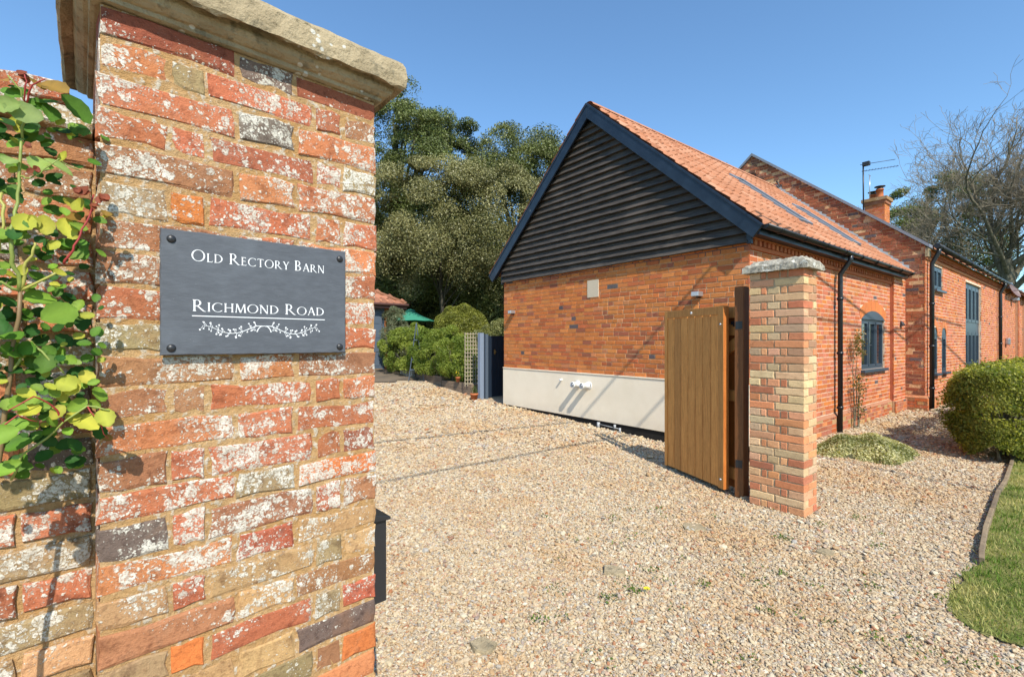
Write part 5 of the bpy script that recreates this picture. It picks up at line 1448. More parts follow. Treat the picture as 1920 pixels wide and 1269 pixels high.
def bush(name, c, r, nclump, per, cr, c1, c2, leaf, label, cat='shrub', group=None, stems=True, flat=.5, fill=True, hollow=.75):
    z0 = gh(c[0], c[1]) if c[1] < 18 else .7
    t = empty(name, (c[0], c[1], z0), 0, label, cat, group)
    P, Nn, tt = crown_points((0,0,c[2]-z0), r, nclump, per, cr, hollow=hollow); ok = P[:,2] > .02; P, Nn, tt = P[ok], Nn[ok], tt[ok]
    cloud('foliage', P, Nn, leaf, colmix(c1, c2, tt*.6+rng.random(len(tt))*.4, .25), t, flat=flat)
    if stems:
        mb = MB()
        for i in range(7):
            a = random.uniform(0, 2*PI); e = Vector((math.cos(a)*r[0]*.6, math.sin(a)*r[1]*.6, c[2]-z0+random.uniform(-.1,.4)*r[2])); mb.tube([(random.uniform(-.1,.1), random.uniform(-.1,.1), -.02), e*.5+Vector((0,0,.1)), e], [.022,.016,.006], 5)
        mb.build('stems', M_bark, t)
    return t
G1, G2 = (.085,.14,.016), (.32,.36,.065)
bush('garden_shrub', (-3.35, 15.1, 1.32), (.72,.7,.84), 70, 520, .20, G1, G2, .024, 'bright green leafy shrub behind the obelisk, below the parasol')
bush('garden_shrub', (-2.35, 14.2, 1.25), (.62,.62,.78), 60, 520, .18, G1, (.28,.32,.06), .023, 'bright green shrub spilling over the sleeper bed, left of the trellis')
bush('garden_shrub', (-1.62, 13.2, 1.20), (.42,.5,.80), 44, 480, .17, G1, G2, .022, 'tall green shrub behind and left of the trellis lattice')
bush('garden_shrub', (-3.95, 15.9, 1.75), (.38,.4,1.05), 40, 420, .2, (.07,.08,.04), (.26,.28,.17), .024, 'grey-green variegated shrub against the garage corner')
dm = empty('clipped_dome_shrub', (-1.72, 16.0, .65), 0, 'large clipped dome of yellow-green topiary above the trellis', 'shrub')
dv = sph(60000); dv = dv[dv[:,2] > -.75]; dl = 1+.035*np.sin(dv[:,0]*11+dv[:,2]*7)+.03*np.sin(dv[:,1]*13+dv[:,0]*5)-.10*rng.random(len(dv))**2
dp = dv*np.array((1.02,.97,1.18))*dl[:,None]+np.array((0,0,1.06)); cloud('foliage', dp, dv, .028, colmix((.09,.10,.014), (.29,.29,.055), np.clip(.5+.3*np.sin(dv[:,0]*9)*np.sin(dv[:,2]*8+dv[:,1]*5)+.25*rng.normal(size=len(dv)),0,1), .3), dm, flat=.4)
mb = MB(); mb.tube([(0,0,-.05),(0,0,1.2)], .06, 7); mb.build('stems', M_bark, dm)
bush('garden_shrub', (-.45, 14.6, 1.45), (.75,.7,.78), 60, 460, .18, (.09,.10,.03), (.28,.28,.11), .023, 'low pale green shrub showing over the navy garden gate')
bush('garden_shrub', (-1.15, 12.75, .95), (.3,.3,.5), 26, 160, .14, G1, G2, .03, 'small green shrub growing through the trellis foot')
# right: evergreens beyond the bare tree
evergreen('conifer', 40, 48, [(38.5,48,10,5.0,3,5.2,60,1.2),(44,48,12,5,3,6.5,60,1.4),(50,48,10,6,3,7,50,1.5),(42.5,46,14.5,2.2,2,3,20,1.0)], 'dark green evergreen mass behind the bare tree, above the long barn roof', None, (.05,.075,.015), (.20,.225,.05), leaf=.13, per=300, z0=0)
evergreen('conifer', 18.6, 32, [(18.3,32,11.7,.9,.9,1.0,8,.5)], 'dark treetop just showing above the tall barn coping', None, (.03,.05,.015), (.08,.11,.03), leaf=.08, per=160, z0=0)

# bare beech: recursive limbs
def bare_tree(name, base, height, spread, seed, label, r0=.55, group=None, lim=15000):
    r = random.Random(seed); t = empty(name, base, 0, label, 'tree', group)
    mbs = [MB(), MB(), MB()]; cnt = [0]
    def grow(p, d, L, rad, depth):
        if cnt[0] > lim: return
        cnt[0] += 1
        n = 4 if depth < 3 else (3 if depth < 5 else 2); pts = [p]; dd = d.copy(); rads = [rad]
        for i in range(n):
            dd = (dd+Vector((r.gauss(0,1), r.gauss(0,1), r.gauss(0,.7)))*((.05 if depth < 2 else .10)+.035*depth)+Vector((0,0,.07 if depth > 1 else .06))).normalized()
            pts.append(pts[-1]+dd*L/n); rads.append(max(.011, rad*(1-.38*(i+1)/n)))
        mbs[0 if depth == 0 else (1 if depth < 4 else 2)].tube(pts, rads, 9 if depth == 0 else (6 if depth < 3 else (4 if depth < 4 else 3)), None, False)
        if depth >= 7: return
        kids = (5 if depth == 0 else r.choice((3,4,4)) if depth < 4 else r.choice((2,3,3)))
        for k in range(kids):
            at = r.uniform(.35, 1) if k else 1.0
            if depth == 0: at = .62+.38*k/kids
            f = at*n; i = min(n-1, int(f)); q = pts[i].lerp(pts[i+1], f-i)
            az = r.uniform(0, 2*PI); sprd = r.uniform(.35, .85) if k else r.uniform(.05,.25)
            if depth == 0 and k: sprd = r.uniform(.55,.95)
            ax = dd.orthogonal().normalized(); ax.rotate(Matrix.Rotation(az, 3, dd)); nd = dd.copy(); nd.rotate(Matrix.Rotation(sprd, 3, ax))
            nd.x *= spread; nd.y *= spread; nd.normalize()
            grow(q, nd, L*r.uniform(.56,.78), rads[i]*r.uniform(.45,.68) if k else rads[-1]*.95, depth+1)
    grow(Vector((0,0,-.5)), Vector((-.03,0,1)), height*.36, r0, 0)
    mbs[0].build('trunk', M_bark, t); mbs[1].build('limbs', M_bark, t); mbs[2].build('twigs', M_twig, t)
bare_tree('bare_beech', (40.8, 38, 0), 24.5, 1.05, 5, 'tall leafless tree with fine spreading twigs at the right edge, pale trunk behind the barn', .55)
bare_tree('bare_beech', (43.4, 40, 0), 23, 1.05, 12, 'second leafless tree, its darker trunk cut off by the right edge of the picture', .36)
bare_tree('bare_beech', (38.0, 41, 0), 19, 1.1, 23, 'slimmer leafless tree standing left of the pale trunk behind the long barn roof', .28, None, 9000)

# clipped hedge at the right
def hedge(name, P_, L_, W, Hh, label, n, leaf, c1, c2, taper=.22):
    t = empty(name, (P_[0], P_[1], gh(P_[0], P_[1])), BR, label, 'hedge')
    x = np.where(rng.random(n) < .32, rng.uniform(-W*.5, W*.8, n), rng.uniform(-W*.5, 1, n)*0+rng.random(n)**1.6*(L_+W*.5)-W*.5); q = rng.random(n); a = rng.random(n)*2*PI
    # closed rounded section: sample surface shell
    ang_ = rng.uniform(-.35*PI, 1.35*PI, n); sx = np.sign(np.cos(ang_))*np.abs(np.cos(ang_))**.55; sz = np.sign(np.sin(ang_))*np.abs(np.sin(ang_))**.55
    zc = Hh*.52; z = zc+sz*Hh*.48; wd = W*(.5-taper*.5*np.clip((zc-z)/zc,0,1)**1.2*1.6)
    end = np.clip((x+W*.5)/(W*.42), 0, 1); fe = np.sqrt(1-(1-end)**2)
    lump = 1+.13*np.sin(x*4.1+z*3)+.10*np.sin(x*9.3-z*7+ang_*2)+.06*rng.normal(size=n)+.05*np.sin(x*17+z*13)*np.sin(ang_*9)
    shell = 1-.32*rng.random(n)**1.5+np.where(rng.random(n) < .05, rng.random(n)*.16, 0)
    y = sx*wd*fe*lump*shell; z = zc+(z-zc)*(.72+.28*fe)*(lump*.4+.6)*shell-(1-fe)*0
    P = np.stack([x, y, z], 1); Nn = np.stack([-(1-end)*1.0, sx*.8, sz*.8+.2], 1)
    okk = z > .03; P = P[okk]; Nn = Nn[okk]; k = len(P)
    tt = np.clip(.5+.35*np.sin(P[:,0]*3+P[:,2]*4)*np.cos(P[:,1]*7)+.3*rng.normal(size=k), 0, 1)
    cloud('foliage', P, Nn, leaf, colmix(c1, c2, tt, .4), t, flat=.35, aspect=.5, mat=M_hedgeleaf)
    mb = MB(); ncr = 14
    for i in range(int(L_*5)):
        xx = -W*.25+i*.2+random.uniform(-.05,.05)
        for k in range(2): e = (xx+random.uniform(-.2,.2), random.uniform(-.3,.3)*W, Hh*random.uniform(.5,.9)); mb.tube([(xx, random.uniform(-.06,.06), -.02), (xx, 0, .2), e], [.014,.012,.004], 4)
    mb.build('stems', M_bark, t)
hedge('privet_hedge', (6.76, 6.52), 13.3, .98, 1.26, 'long clipped green hedge running along the gravel strip beside the lawn edging', 150000, .024, (.09,.125,.018), (.42,.40,.09))
p_ = BL(18.6, -2.2); hedge('privet_hedge', (p_.x, p_.y), 9, 1.3, 1.75, 'far rounded hedge beyond the long hedge, by the barn wall at right edge', 26000, .04, (.05,.075,.012), (.16,.18,.05))
# low variegated mound
gcv = empty('euonymus_mound', (5.22, 6.92, .01), .5, 'low spreading mound of cream-variegated evergreen on the gravel by the barn wall', 'shrub')
n = 15000; a = rng.random(n)*2*PI; q = np.sqrt(rng.random(n)); lobes = 1+.13*np.sin(a*3+1)+.09*np.sin(a*5)+.05*np.sin(a*11)
x = np.cos(a)*q*.83*lobes; y = np.sin(a)*q*.55*lobes; z = .215*(1-q**3.0)*(1+.22*np.sin(x*9)*np.cos(y*11))-rng.random(n)**2*.07+.015
tt = np.clip(rng.random(n)*.7+.3*np.sin(x*7+y*5), 0, 1); P = np.stack([x,y,z],1); Nn = np.stack([x*.6,y*.6,np.full(n,.9)],1)
cv = colmix((.14,.16,.05), (.66,.60,.34), tt, .25); cloud('foliage', P, Nn, .020, cv, gcv, flat=.7)
mb = MB(); mb.lathe([(.62,.0),(.50,.07),(.25,.12),(.001,.13)], n=20); mo = mb.build('inner_core', plain('dark_olive', (.05,.05,.02,1), .9), gcv); mo.scale = (1.15,.75,1)  # solid dark olive dome under the leaves
# climber on the barn wall
clm = empty('wall_climber', BL(3.85, -.06), BR, 'thin sparse climbing shrub trained up the barn wall between downpipe and window', 'climber')
mb = MB()
for k in range(4):
    x = 0; pts = []
    for i in range(12): x += random.uniform(-.045,.05); pts.append((x+.03*k, -.03-.01*k, i*(1.75-.28*k)/11))
    mb.tube(pts, [.012-.0008*i for i in range(12)], 5)
for z_ in (.35,.55,.78,.95,1.3,1.55): mb.tube([(.05,-.03,z_),(.15*random.choice((-1,1)),-.05,z_+.12)], .004, 4)
mb.build('stems', M_bark, clm)
P = []; 
for cz, cxx, nn, s_ in ((1.60,.0,150,.13),(1.72,.06,70,.10),(1.42,.12,50,.08),(.92,.02,110,.13),(.78,.1,40,.08),(.52,.05,60,.12),(.36,.13,60,.1)):
    P.append(rng.normal(size=(nn,3))*np.array((s_,.04,s_*.75))+np.array((cxx,-.09,cz)))
P = np.concatenate(P); cloud('leaves', P, np.tile(np.array((.2,-.9,.3)), (len(P),1)), .026, colmix((.07,.07,.02), (.24,.17,.06), rng.random(len(P)), .3), clm)

# ------------------------------------------------------------------ the rose on the garden wall
FX = Vector((.738, .674, 0)); FN = Vector((.674, -.738, 0))      # along the wall / out of it
def rp(px, py, off):
    """point in front of the wall plane by off (m)"""
    r_ = Vector(((px-960)/881, 1, (640-py)/881)); Q = Vector((P0[0], P0[1], 1.65))+FN*off
    k = (Q-Vector((0,0,1.65))).dot(FN)/r_.dot(FN); return Vector((0,0,1.65))+r_*k
ro = empty('climbing_rose', Vector((-1.85, .30, 0)), 0, 'climbing rose with fresh yellow-green and reddish leaves against the garden wall', 'rose')
RO = Vector((-1.85, .30, 0))
def leaf_mesh(seed):
    r = random.Random(seed); n = 8; vs = []; cs = []; curl = r.uniform(.05,.34); bend = r.uniform(-.25,.35)
    for i in range(n+1):
        t = i/n; wd = math.sin(PI*min(1, t*.93+.04))**.75*.40*(1-.12*t) if 0 < t < 1 else .015
        z = bend*t*t
        for s_ in (-1, 0, 1):
            jag = (.022 if i % 2 else -.018)+r.uniform(-.012,.012); vs.append((s_*(wd+jag*abs(s_)), t, z+abs(s_)*wd*curl*1.6+r.uniform(-.008,.008)))
            q_ = r.uniform(.8,1.1); cs += [q_,q_*.97,q_*.9,1] if s_ else [1.35,1.25,1.15,1]
    fs = []
    for i in range(n):
        o = i*3; fs += [(o, o+1, o+4, o+3), (o+1, o+2, o+5, o+4)]
    me = bpy.data.meshes.new('leaf'); me.from_pydata(vs, [], fs); me.polygons.foreach_set('use_smooth', [True]*len(fs))
    ca = me.color_attributes.new('Col', 'FLOAT_COLOR', 'POINT'); ca.data.foreach_set('color', cs); me.materials.append(M_rose); return me
LM = [leaf_mesh(i) for i in range(10)]
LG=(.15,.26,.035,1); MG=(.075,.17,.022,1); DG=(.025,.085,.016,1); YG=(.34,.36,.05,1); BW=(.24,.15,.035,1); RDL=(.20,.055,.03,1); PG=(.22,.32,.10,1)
lr = random.Random(77)
def put_leaf(pt, size, colr, rdir=None, tilt=None):
    rz = lr.uniform(0, 2*PI) if rdir is None else rdir
    # frame: leaf normal mostly out of wall and up
    nrm = (FN*(lr.uniform(.5,1.0))+Vector((0,0,lr.uniform(.1,.9)))+FX*lr.uniform(-.45,.45)).normalized() if tilt is None else tilt.normalized()
    ref = FX-nrm*FX.dot(nrm); ref.normalize(); up = nrm.cross(ref)
    yv = ref*math.cos(rz)+up*math.sin(rz); xv = yv.cross(nrm)
    M_ = Matrix((xv, yv, nrm)).transposed().to_4x4()
    M_.translation = Vector(pt)-yv*size*.5-RO
    o = bpy.data.objects.new('leaf', lr.choice(LM)); col.objects.link(o); o.parent = ro
    o.matrix_local = M_ @ Matrix.Diagonal((size, size, size, 1)); o.color = vary(colr, .12, lr)
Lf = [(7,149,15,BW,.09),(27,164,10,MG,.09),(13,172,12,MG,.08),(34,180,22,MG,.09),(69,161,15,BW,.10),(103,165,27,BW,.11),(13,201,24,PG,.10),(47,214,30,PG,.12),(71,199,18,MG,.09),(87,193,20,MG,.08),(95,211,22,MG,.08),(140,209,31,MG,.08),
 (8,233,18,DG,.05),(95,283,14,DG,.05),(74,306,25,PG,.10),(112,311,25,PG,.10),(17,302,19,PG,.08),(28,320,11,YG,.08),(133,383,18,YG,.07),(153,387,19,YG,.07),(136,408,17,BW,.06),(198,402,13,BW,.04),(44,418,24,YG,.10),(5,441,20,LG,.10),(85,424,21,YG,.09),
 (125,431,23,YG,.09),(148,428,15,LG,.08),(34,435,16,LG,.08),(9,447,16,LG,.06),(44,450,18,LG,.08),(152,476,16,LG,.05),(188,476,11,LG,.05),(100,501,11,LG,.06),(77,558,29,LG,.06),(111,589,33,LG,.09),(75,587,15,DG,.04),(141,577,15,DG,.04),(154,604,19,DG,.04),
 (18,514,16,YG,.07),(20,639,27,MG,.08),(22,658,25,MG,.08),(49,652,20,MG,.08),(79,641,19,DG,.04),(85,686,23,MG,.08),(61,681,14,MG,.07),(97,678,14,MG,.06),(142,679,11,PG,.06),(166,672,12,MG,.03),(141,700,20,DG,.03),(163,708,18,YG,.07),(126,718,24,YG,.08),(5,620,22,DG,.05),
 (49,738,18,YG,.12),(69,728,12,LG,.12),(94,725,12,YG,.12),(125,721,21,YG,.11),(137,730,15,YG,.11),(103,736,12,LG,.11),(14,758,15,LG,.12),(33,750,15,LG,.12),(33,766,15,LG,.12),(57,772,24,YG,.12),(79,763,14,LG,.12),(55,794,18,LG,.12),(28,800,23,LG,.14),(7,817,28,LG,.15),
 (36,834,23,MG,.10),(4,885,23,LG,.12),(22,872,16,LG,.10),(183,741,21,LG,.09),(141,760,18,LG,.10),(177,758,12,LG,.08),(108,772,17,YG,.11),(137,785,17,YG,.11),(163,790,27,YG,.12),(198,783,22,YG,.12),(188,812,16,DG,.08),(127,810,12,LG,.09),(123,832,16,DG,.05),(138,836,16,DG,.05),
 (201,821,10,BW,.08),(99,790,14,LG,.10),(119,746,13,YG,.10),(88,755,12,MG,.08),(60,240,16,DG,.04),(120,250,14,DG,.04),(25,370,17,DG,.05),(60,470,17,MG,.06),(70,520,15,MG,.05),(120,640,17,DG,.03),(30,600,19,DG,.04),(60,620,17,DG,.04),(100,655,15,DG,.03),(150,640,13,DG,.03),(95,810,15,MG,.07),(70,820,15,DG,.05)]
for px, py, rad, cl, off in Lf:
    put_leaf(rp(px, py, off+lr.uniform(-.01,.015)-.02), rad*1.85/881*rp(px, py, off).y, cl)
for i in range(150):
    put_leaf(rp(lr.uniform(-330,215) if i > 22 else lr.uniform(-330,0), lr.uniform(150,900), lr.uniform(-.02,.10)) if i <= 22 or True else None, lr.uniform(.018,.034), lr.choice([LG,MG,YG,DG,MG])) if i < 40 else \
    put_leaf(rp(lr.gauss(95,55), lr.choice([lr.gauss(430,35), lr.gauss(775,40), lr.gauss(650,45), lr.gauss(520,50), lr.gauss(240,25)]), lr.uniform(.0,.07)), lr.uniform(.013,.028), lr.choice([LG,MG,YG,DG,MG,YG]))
for i in range(150):  # extra leaves, mostly left of view, added to block sun from the wall
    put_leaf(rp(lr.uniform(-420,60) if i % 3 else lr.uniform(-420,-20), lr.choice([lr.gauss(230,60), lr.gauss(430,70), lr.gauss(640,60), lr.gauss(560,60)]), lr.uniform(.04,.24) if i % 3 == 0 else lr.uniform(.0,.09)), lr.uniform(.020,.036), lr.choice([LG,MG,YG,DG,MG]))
for i in range(150):  # small dark-coloured leaves added near the wall for the shade of dense foliage
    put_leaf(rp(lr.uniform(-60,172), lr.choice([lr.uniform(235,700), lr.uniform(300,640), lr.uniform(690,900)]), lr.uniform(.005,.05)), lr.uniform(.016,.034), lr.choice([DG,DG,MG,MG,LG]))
def stem(pts, r_, cl, nm='stem'):
    r_ *= .52; mb = MB(); P_ = [rp(*p)-RO for p in pts]
    Q = []
    for i in range(len(P_)-1):
        for t in (0,.33,.66): Q.append(P_[i].lerp(P_[i+1], t)+Vector((lr.uniform(-.002,.002),)*3))
    Q.append(P_[-1]); k = len(Q); mb.tube(Q, [r_*(1-.45*i/k) for i in range(k)], 7, cl); mb.build(nm, M_stem, ro)
SG=(.22,.27,.06,1); SY=(.36,.34,.08,1); SR=(.30,.035,.03,1); SB=(.20,.13,.06,1)
stem([(-60,1500,.03),(-40,1150,.03),(-10,900,.04),(20,700,.05),(38,545,.06)], .011, SB)
stem([(38,545,.06),(28,500,.07),(20,470,.08),(22,430,.08),(34,380,.07),(36,330,.07),(40,260,.07)], .0075, SG)
stem([(38,545,.06),(48,500,.07),(62,470,.08),(65,455,.08)], .006, SY)
stem([(38,545,.06),(70,530,.07),(105,512,.08)], .006, SY)
stem([(38,545,.06),(0,530,.07),(-60,520,.06)], .006, SG)
stem([(40,260,.07),(50,200,.08),(38,170,.09),(15,142,.09)], .004, SG); stem([(50,200,.08),(60,160,.10),(85,148,.11)], .0035, SR); stem([(50,200,.08),(48,160,.10),(46,140,.10)], .003, SR)
stem([(120,495,.07),(135,470,.08),(150,440,.08),(168,405,.08),(176,365,.08)], .0045, SR); stem([(170,398,.08),(185,378,.08),(196,372,.09)], .003, SR)
stem([(36,330,.07),(55,335,.08),(75,325,.09),(110,298,.10),(150,320,.09)], .003, SG)
stem([(20,700,.05),(60,640,.06),(85,670,.07),(120,700,.07)], .005, SG); stem([(20,900,.05),(45,850,.07),(90,820,.08),(120,790,.10),(165,760,.10),(205,770,.11)], .0045, SG)
stem([(120,790,.10),(100,760,.11),(60,745,.12),(15,770,.13)], .0035, SR); stem([(5,800,.13),(30,780,.13),(70,790,.12)], .003, SR); stem([(165,760,.10),(185,790,.11),(203,822,.09)], .0025, SR)
stem([(0,360,.06),(8,400,.07),(0,470,.07)], .006, SY)
for (x, y, s_) in ((46,138,.012),(160,355,.010),(193,368,.012),(150,365,.010),(52,278,.007),(62,318,.008),(180,380,.010)):   # red shoots and buds
    for k in range(3): put_leaf(rp(x+lr.uniform(-7,7), y+lr.uniform(-9,9), .09), s_*1.7, RDL, lr.uniform(.8,2.3))

# ------------------------------------------------------------------ edging, stones, weeds, cables
ke = empty('lawn_edging', (0,0,0), 0, 'thin weathered edging boards curving between gravel and lawn', 'edging')
for i in range(len(KERB)-1):
    a = Vector((*KERB[i], 0)); b = Vector((*KERB[i+1], 0)); d = (b-a); L_ = d.length; mb = MB(); mb.box(0, L_-.006, -.016, .016, -.05, .062+random.uniform(-.004,.004))
    o = mb.build('edging_board', M_kerbw, ke, bevel=.004); o.location = (a.x, a.y, gh(a.x, a.y)); o.rotation_euler = (random.uniform(-.04,.04), 0, math.atan2(d.y, d.x))
def stone(x, y, r_, label, seed):
    r = random.Random(seed); n = 9; mb = MB(); top = []; bot = []
    for i in range(n): a = 2*PI*i/n+r.uniform(-.2,.2); q = r_*r.uniform(.7,1.1); top.append((q*math.cos(a), q*.85*math.sin(a), .026)); bot.append((q*1.06*math.cos(a), q*.9*math.sin(a), -.01))
    mb.add(bot+top, [tuple(range(n, 2*n))]+[(i, (i+1) % n, n+(i+1) % n, n+i) for i in range(n)])
    o = mb.build('flat_stone', M_stone, None, loc=(x, y, gh(x, y))); tag(o, label, 'stone')
stone(.72, 3.36, .085, 'flat buff stone set in the gravel just left of the yellow flower', 1)
stone(-.16, 2.53, .075, 'flat pale stone in the gravel nearest the bottom edge, right of the black letter box', 2)
stone(1.59, 4.13, .11, 'flat sandy stone in the gravel between the open gate and the viewer', 3)
stone(2.43, 3.64, .07, 'small pale flat stone in the gravel nearest the lawn corner', 5)
mb = MB(); rr = random.Random(6)
for i in range(7):
    a = 2*PI*i/7; mb.add([(0,0,.02),(.016*math.cos(a-.4),.016*math.sin(a-.4),.028),(.026*math.cos(a),.026*math.sin(a),.024),(.016*math.cos(a+.4),.016*math.sin(a+.4),.028)], [(0,1,2,3)], (.85,.72,.03,1))
o = mb.build('fallen_flower', M_leaf, None, loc=(.88, 3.07, .015)); tag(o, 'single bright yellow flower lying on the gravel', 'flower')
# weeds in the gravel
Pw = []; rr = random.Random(14)
spots = [(.62,2.98,26),(.80,3.08,30),(.98,3.35,14),(1.3,3.15,18),(1.55,2.85,14),(1.9,3.3,16),(1.7,2.3,10),(2.25,3.9,30),(2.4,3.1,14),(2.0,2.6,12),(1.2,2.4,10),(.15,2.75,14),(2.75,4.18,10),(.3,3.1,10),(2.6,4.6,10),(3.2,4.35,14),(2.9,3.75,12),(1.0,4.4,6)]
for i in range(45): spots.append((rr.uniform(.2,3.3), rr.uniform(2.1,4.6), rr.randint(3,8)))
for x, y, n_ in spots:
    if x > y*1.1: continue
    for k in range(n_*2): Pw.append((x+rr.gauss(0,.035), y+rr.gauss(0,.03), .02+rr.random()*.022))
Pw = np.array(Pw); o = cloud('gravel_weeds', Pw, np.tile(np.array((0,0,1.)), (len(Pw),1)), .010, colmix((.05,.10,.015), (.14,.20,.035), rng.random(len(Pw)), .3), kind='stuff')
tag(o, 'small green weeds scattered through the gravel', 'weeds')
# overhead cables (high above, beyond the frame): they throw the thin shadows
def cable(a, b, label, r_=.013):
    a = Vector(a); b = Vector(b); n = 24; mb = MB(); o_ = a.copy()
    mb.tube([a.lerp(b, i/n)+Vector((0,0,-.02*4*(i/n)*(1-i/n)))-o_ for i in range(n+1)], r_, 6)
    o = mb.build('overhead_cable', M_black, None, loc=o_); tag(o, label, 'cable', 'overhead cables above the drive')
def cable_over(p, q, ext, label, r_):
    f = lambda v: Vector(v)+SUN*((6.05-v[2])/SUN.z)
    A_, B_ = f(p), f(q); d = (B_-A_).normalized(); cable(A_-d*ext[0], B_+d*ext[1], label, r_)
cable_over((-2.14,7.41,.05), (2.92,6.76,2.8), (9,12), 'overhead cable crossing high above the gateway, seen only by its shadow on the gable wall', .022)
cable_over((-1.59,5.49,0), (2.40,7.42,.77), (9,12), 'overhead cable crossing nearest above the viewer, seen only by its shadow on the drive', .019)
cable_over((4.33,6.63,.02), (5.37,4.93,0), (4,10), 'overhead cable above the lawn, seen only by its shadow across gravel and lawn', .022)

# ------------------------------------------------------------------ gravel pebbles and lawn blades
def inside_lawn(x, y):
    n = len(LAWN); c_ = np.zeros(len(x), bool)
    for i in range(n):
        x0, y0 = LAWN[i]; x1, y1 = LAWN[(i+1) % n]
        cond = ((y0 > y) != (y1 > y)); xi = (x1-x0)*(y-y0)/((y1-y0) if y1 != y0 else 1e-9)+x0; c_ ^= cond & (x < xi)
    return c_
def box_mask(x, y, o, ang_, x0, x1, y0, y1):
    dx, dy = x-o[0], y-o[1]; a = dx*math.cos(ang_)+dy*math.sin(ang_); b = -dx*math.sin(ang_)+dy*math.cos(ang_); return (a > x0)&(a < x1)&(b > y0)&(b < y1)
X, Y, S = [], [], []
for y0, y1, dens, sz in ((1.5,2.6,12500,.0060),(2.6,3.6,11000,.0064),(3.6,5,7800,.0074),(5,7,4500,.0092),(7,10,1900,.0135),(10,15,800,.019)):
    xl = lambda y: -.42*y-.3; xr = lambda y: 1.2*y+.6
    area = ((xr(y0)-xl(y0))+(xr(y1)-xl(y1)))/2*(y1-y0); n = int(area*dens); x = rng.uniform(xl(y1), xr(y1), int(n*1.35)); y = rng.uniform(y0, y1, len(x))
    k = (x > -.42*y-.3)&(x < 1.2*y+.6)
    x, y = x[k], y[k]; k = ~inside_lawn(x, y)
    k &= ~box_mask(x, y, P0, PR, -.02, W_+.01, -.02, D_+.02)&~box_mask(x, y, (P0[0]-.674*.14, P0[1]+.738*.14), PR, -4, .0, -.02, .3)
    k &= ~box_mask(x, y, C0, BR, -.0, 30, -.04, 12)&~box_mask(x, y, C0, BR, 7.3, 30, -.46, 12)&~box_mask(x, y, C0, BR, .08, 9, 7, 12)
    k &= y < 13.5+.15*np.maximum(0, x+3.9)
    x, y = x[k], y[k]; X.append(x); Y.append(y); S.append(np.full(len(x), sz)*np.exp(rng.normal(size=len(x))*.34))
X, Y, S = map(np.concatenate, (X, Y, S))
Z = np.array([gh(a, b) for a, b in zip(X, Y)])+.008*np.sin(X*2.1+Y)*np.cos(Y*1.7)+S*rng.uniform(-.1,.9,len(S))
me = bpy.data.meshes.new('gravel_pebbles'); me.vertices.add(len(X)); me.vertices.foreach_set('co', np.stack([X,Y,Z],1).astype(np.float32).ravel())
at = me.attributes.new('size', 'FLOAT', 'POINT'); at.data.foreach_set('value', S.astype(np.float32)); me.update()
peb = bpy.data.objects.new('gravel_pebbles', me); col.objects.link(peb); tag(peb, 'loose cream, tan and brown flint gravel covering the drive', 'gravel', kind='stuff')
ng = bpy.data.node_groups.new('pebbles', 'GeometryNodeTree'); ng.interface.new_socket('Geometry', in_out='INPUT', socket_type='NodeSocketGeometry'); ng.interface.new_socket('Geometry', in_out='OUTPUT', socket_type='NodeSocketGeometry')
nd = ng.nodes; lk = ng.links; gi = nd.new('NodeGroupInput'); go = nd.new('NodeGroupOutput')
ico = nd.new('GeometryNodeMeshIcoSphere'); ico.inputs['Radius'].default_value = 1; ico.inputs['Subdivisions'].default_value = 2
spn = nd.new('GeometryNodeSetPosition'); nz = nd.new('ShaderNodeTexNoise'); nz.inputs['Scale'].default_value = 1.3; sub = nd.new('ShaderNodeVectorMath'); sub.operation = 'SUBTRACT'; sub.inputs[1].default_value = (.5,.5,.5)
scl = nd.new('ShaderNodeVectorMath'); scl.operation = 'SCALE'; scl.inputs['Scale'].default_value = 1.3
lk.new(nz.outputs['Color'], sub.inputs[0]); lk.new(sub.outputs[0], scl.inputs[0]); lk.new(ico.outputs[0], spn.inputs['Geometry']); lk.new(scl.outputs[0], spn.inputs['Offset'])
smt = nd.new('GeometryNodeSetMaterial'); smt.inputs['Material'].default_value = M_peb; lk.new(spn.outputs[0], smt.inputs[0])
iop = nd.new('GeometryNodeInstanceOnPoints'); lk.new(gi.outputs[0], iop.inputs['Points']); lk.new(smt.outputs[0], iop.inputs['Instance'])
rv = nd.new('FunctionNodeRandomValue'); rv.data_type = 'FLOAT_VECTOR'; rv.inputs[0].default_value = (-.5,-.5,0); rv.inputs[1].default_value = (.5,.5,6.283)
rs = nd.new('FunctionNodeRandomValue'); rs.data_type = 'FLOAT_VECTOR'; rs.inputs[0].default_value = (.75,.6,.38); rs.inputs[1].default_value = (1.45,1.05,.75); rs.inputs['Seed'].default_value = 4
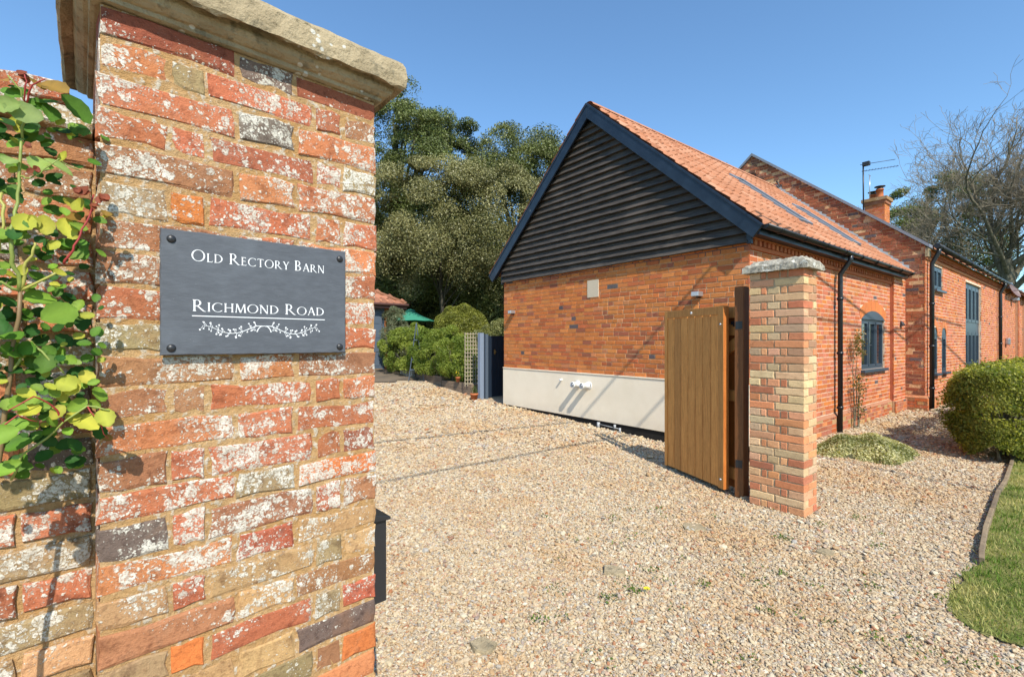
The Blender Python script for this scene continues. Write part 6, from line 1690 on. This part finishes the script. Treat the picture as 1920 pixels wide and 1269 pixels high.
na = nd.new('GeometryNodeInputNamedAttribute'); na.data_type = 'FLOAT'; na.inputs['Name'].default_value = 'size'
ms = nd.new('ShaderNodeVectorMath'); ms.operation = 'SCALE'; lk.new(rs.outputs[0], ms.inputs[0]); lk.new(na.outputs[0], ms.inputs['Scale'])
e2r = nd.new('FunctionNodeEulerToRotation'); lk.new(rv.outputs[0], e2r.inputs[0]); lk.new(e2r.outputs[0], iop.inputs['Rotation']); lk.new(ms.outputs[0], iop.inputs['Scale']); lk.new(iop.outputs[0], go.inputs[0])
md = peb.modifiers.new('pebbles', 'NODES'); md.node_group = ng
# grass blades
n = 260000; x = rng.uniform(2.4, 10, n); y = rng.uniform(1.9, 9.5, n); keep = inside_lawn(x+rng.normal(size=n)*.022, y+rng.normal(size=n)*.022)&(x < y*1.25+.4)&(rng.random(n) < np.clip(9/(y*y), .12, 1)); x, y = x[keep], y[keep]
n = len(x); hh = rng.uniform(.012,.036,n)*(1+y*.05); a = rng.random(n)*2*PI; wd = .0022*(1+y*.25); lx = rng.normal(size=n)*.014; ly = rng.normal(size=n)*.014
zb = np.array([gh(p, q) for p, q in zip(x, y)])+.02
Vv = np.empty((n,3,3)); Vv[:,0] = np.stack([x-np.cos(a)*wd, y-np.sin(a)*wd, zb],1); Vv[:,1] = np.stack([x+np.cos(a)*wd, y+np.sin(a)*wd, zb],1); Vv[:,2] = np.stack([x+lx, y+ly, zb+hh],1)
tt = np.clip(.45+.45*np.sin(x*2.3+y*1.7)*np.cos(y*2.9)+.3*np.sin(x*9+y*4)*np.cos(y*11-x*3)+.3*rng.normal(size=n), 0, 1)
cl = np.repeat(np.concatenate([colmix((.10,.175,.022), (.46,.40,.16), tt, .3), np.ones((n,1))], 1), 3, 0)
o = np_mesh('lawn_grass', Vv.reshape(-1,3), np.arange(3*n).reshape(-1,3), cl, M_grassb, None, 'stuff', 3); tag(o, 'short mown grass at the lower right, patchy green and straw', 'grass')
print('pebbles', len(X), 'blades', n, 'objects', len(bpy.data.objects))
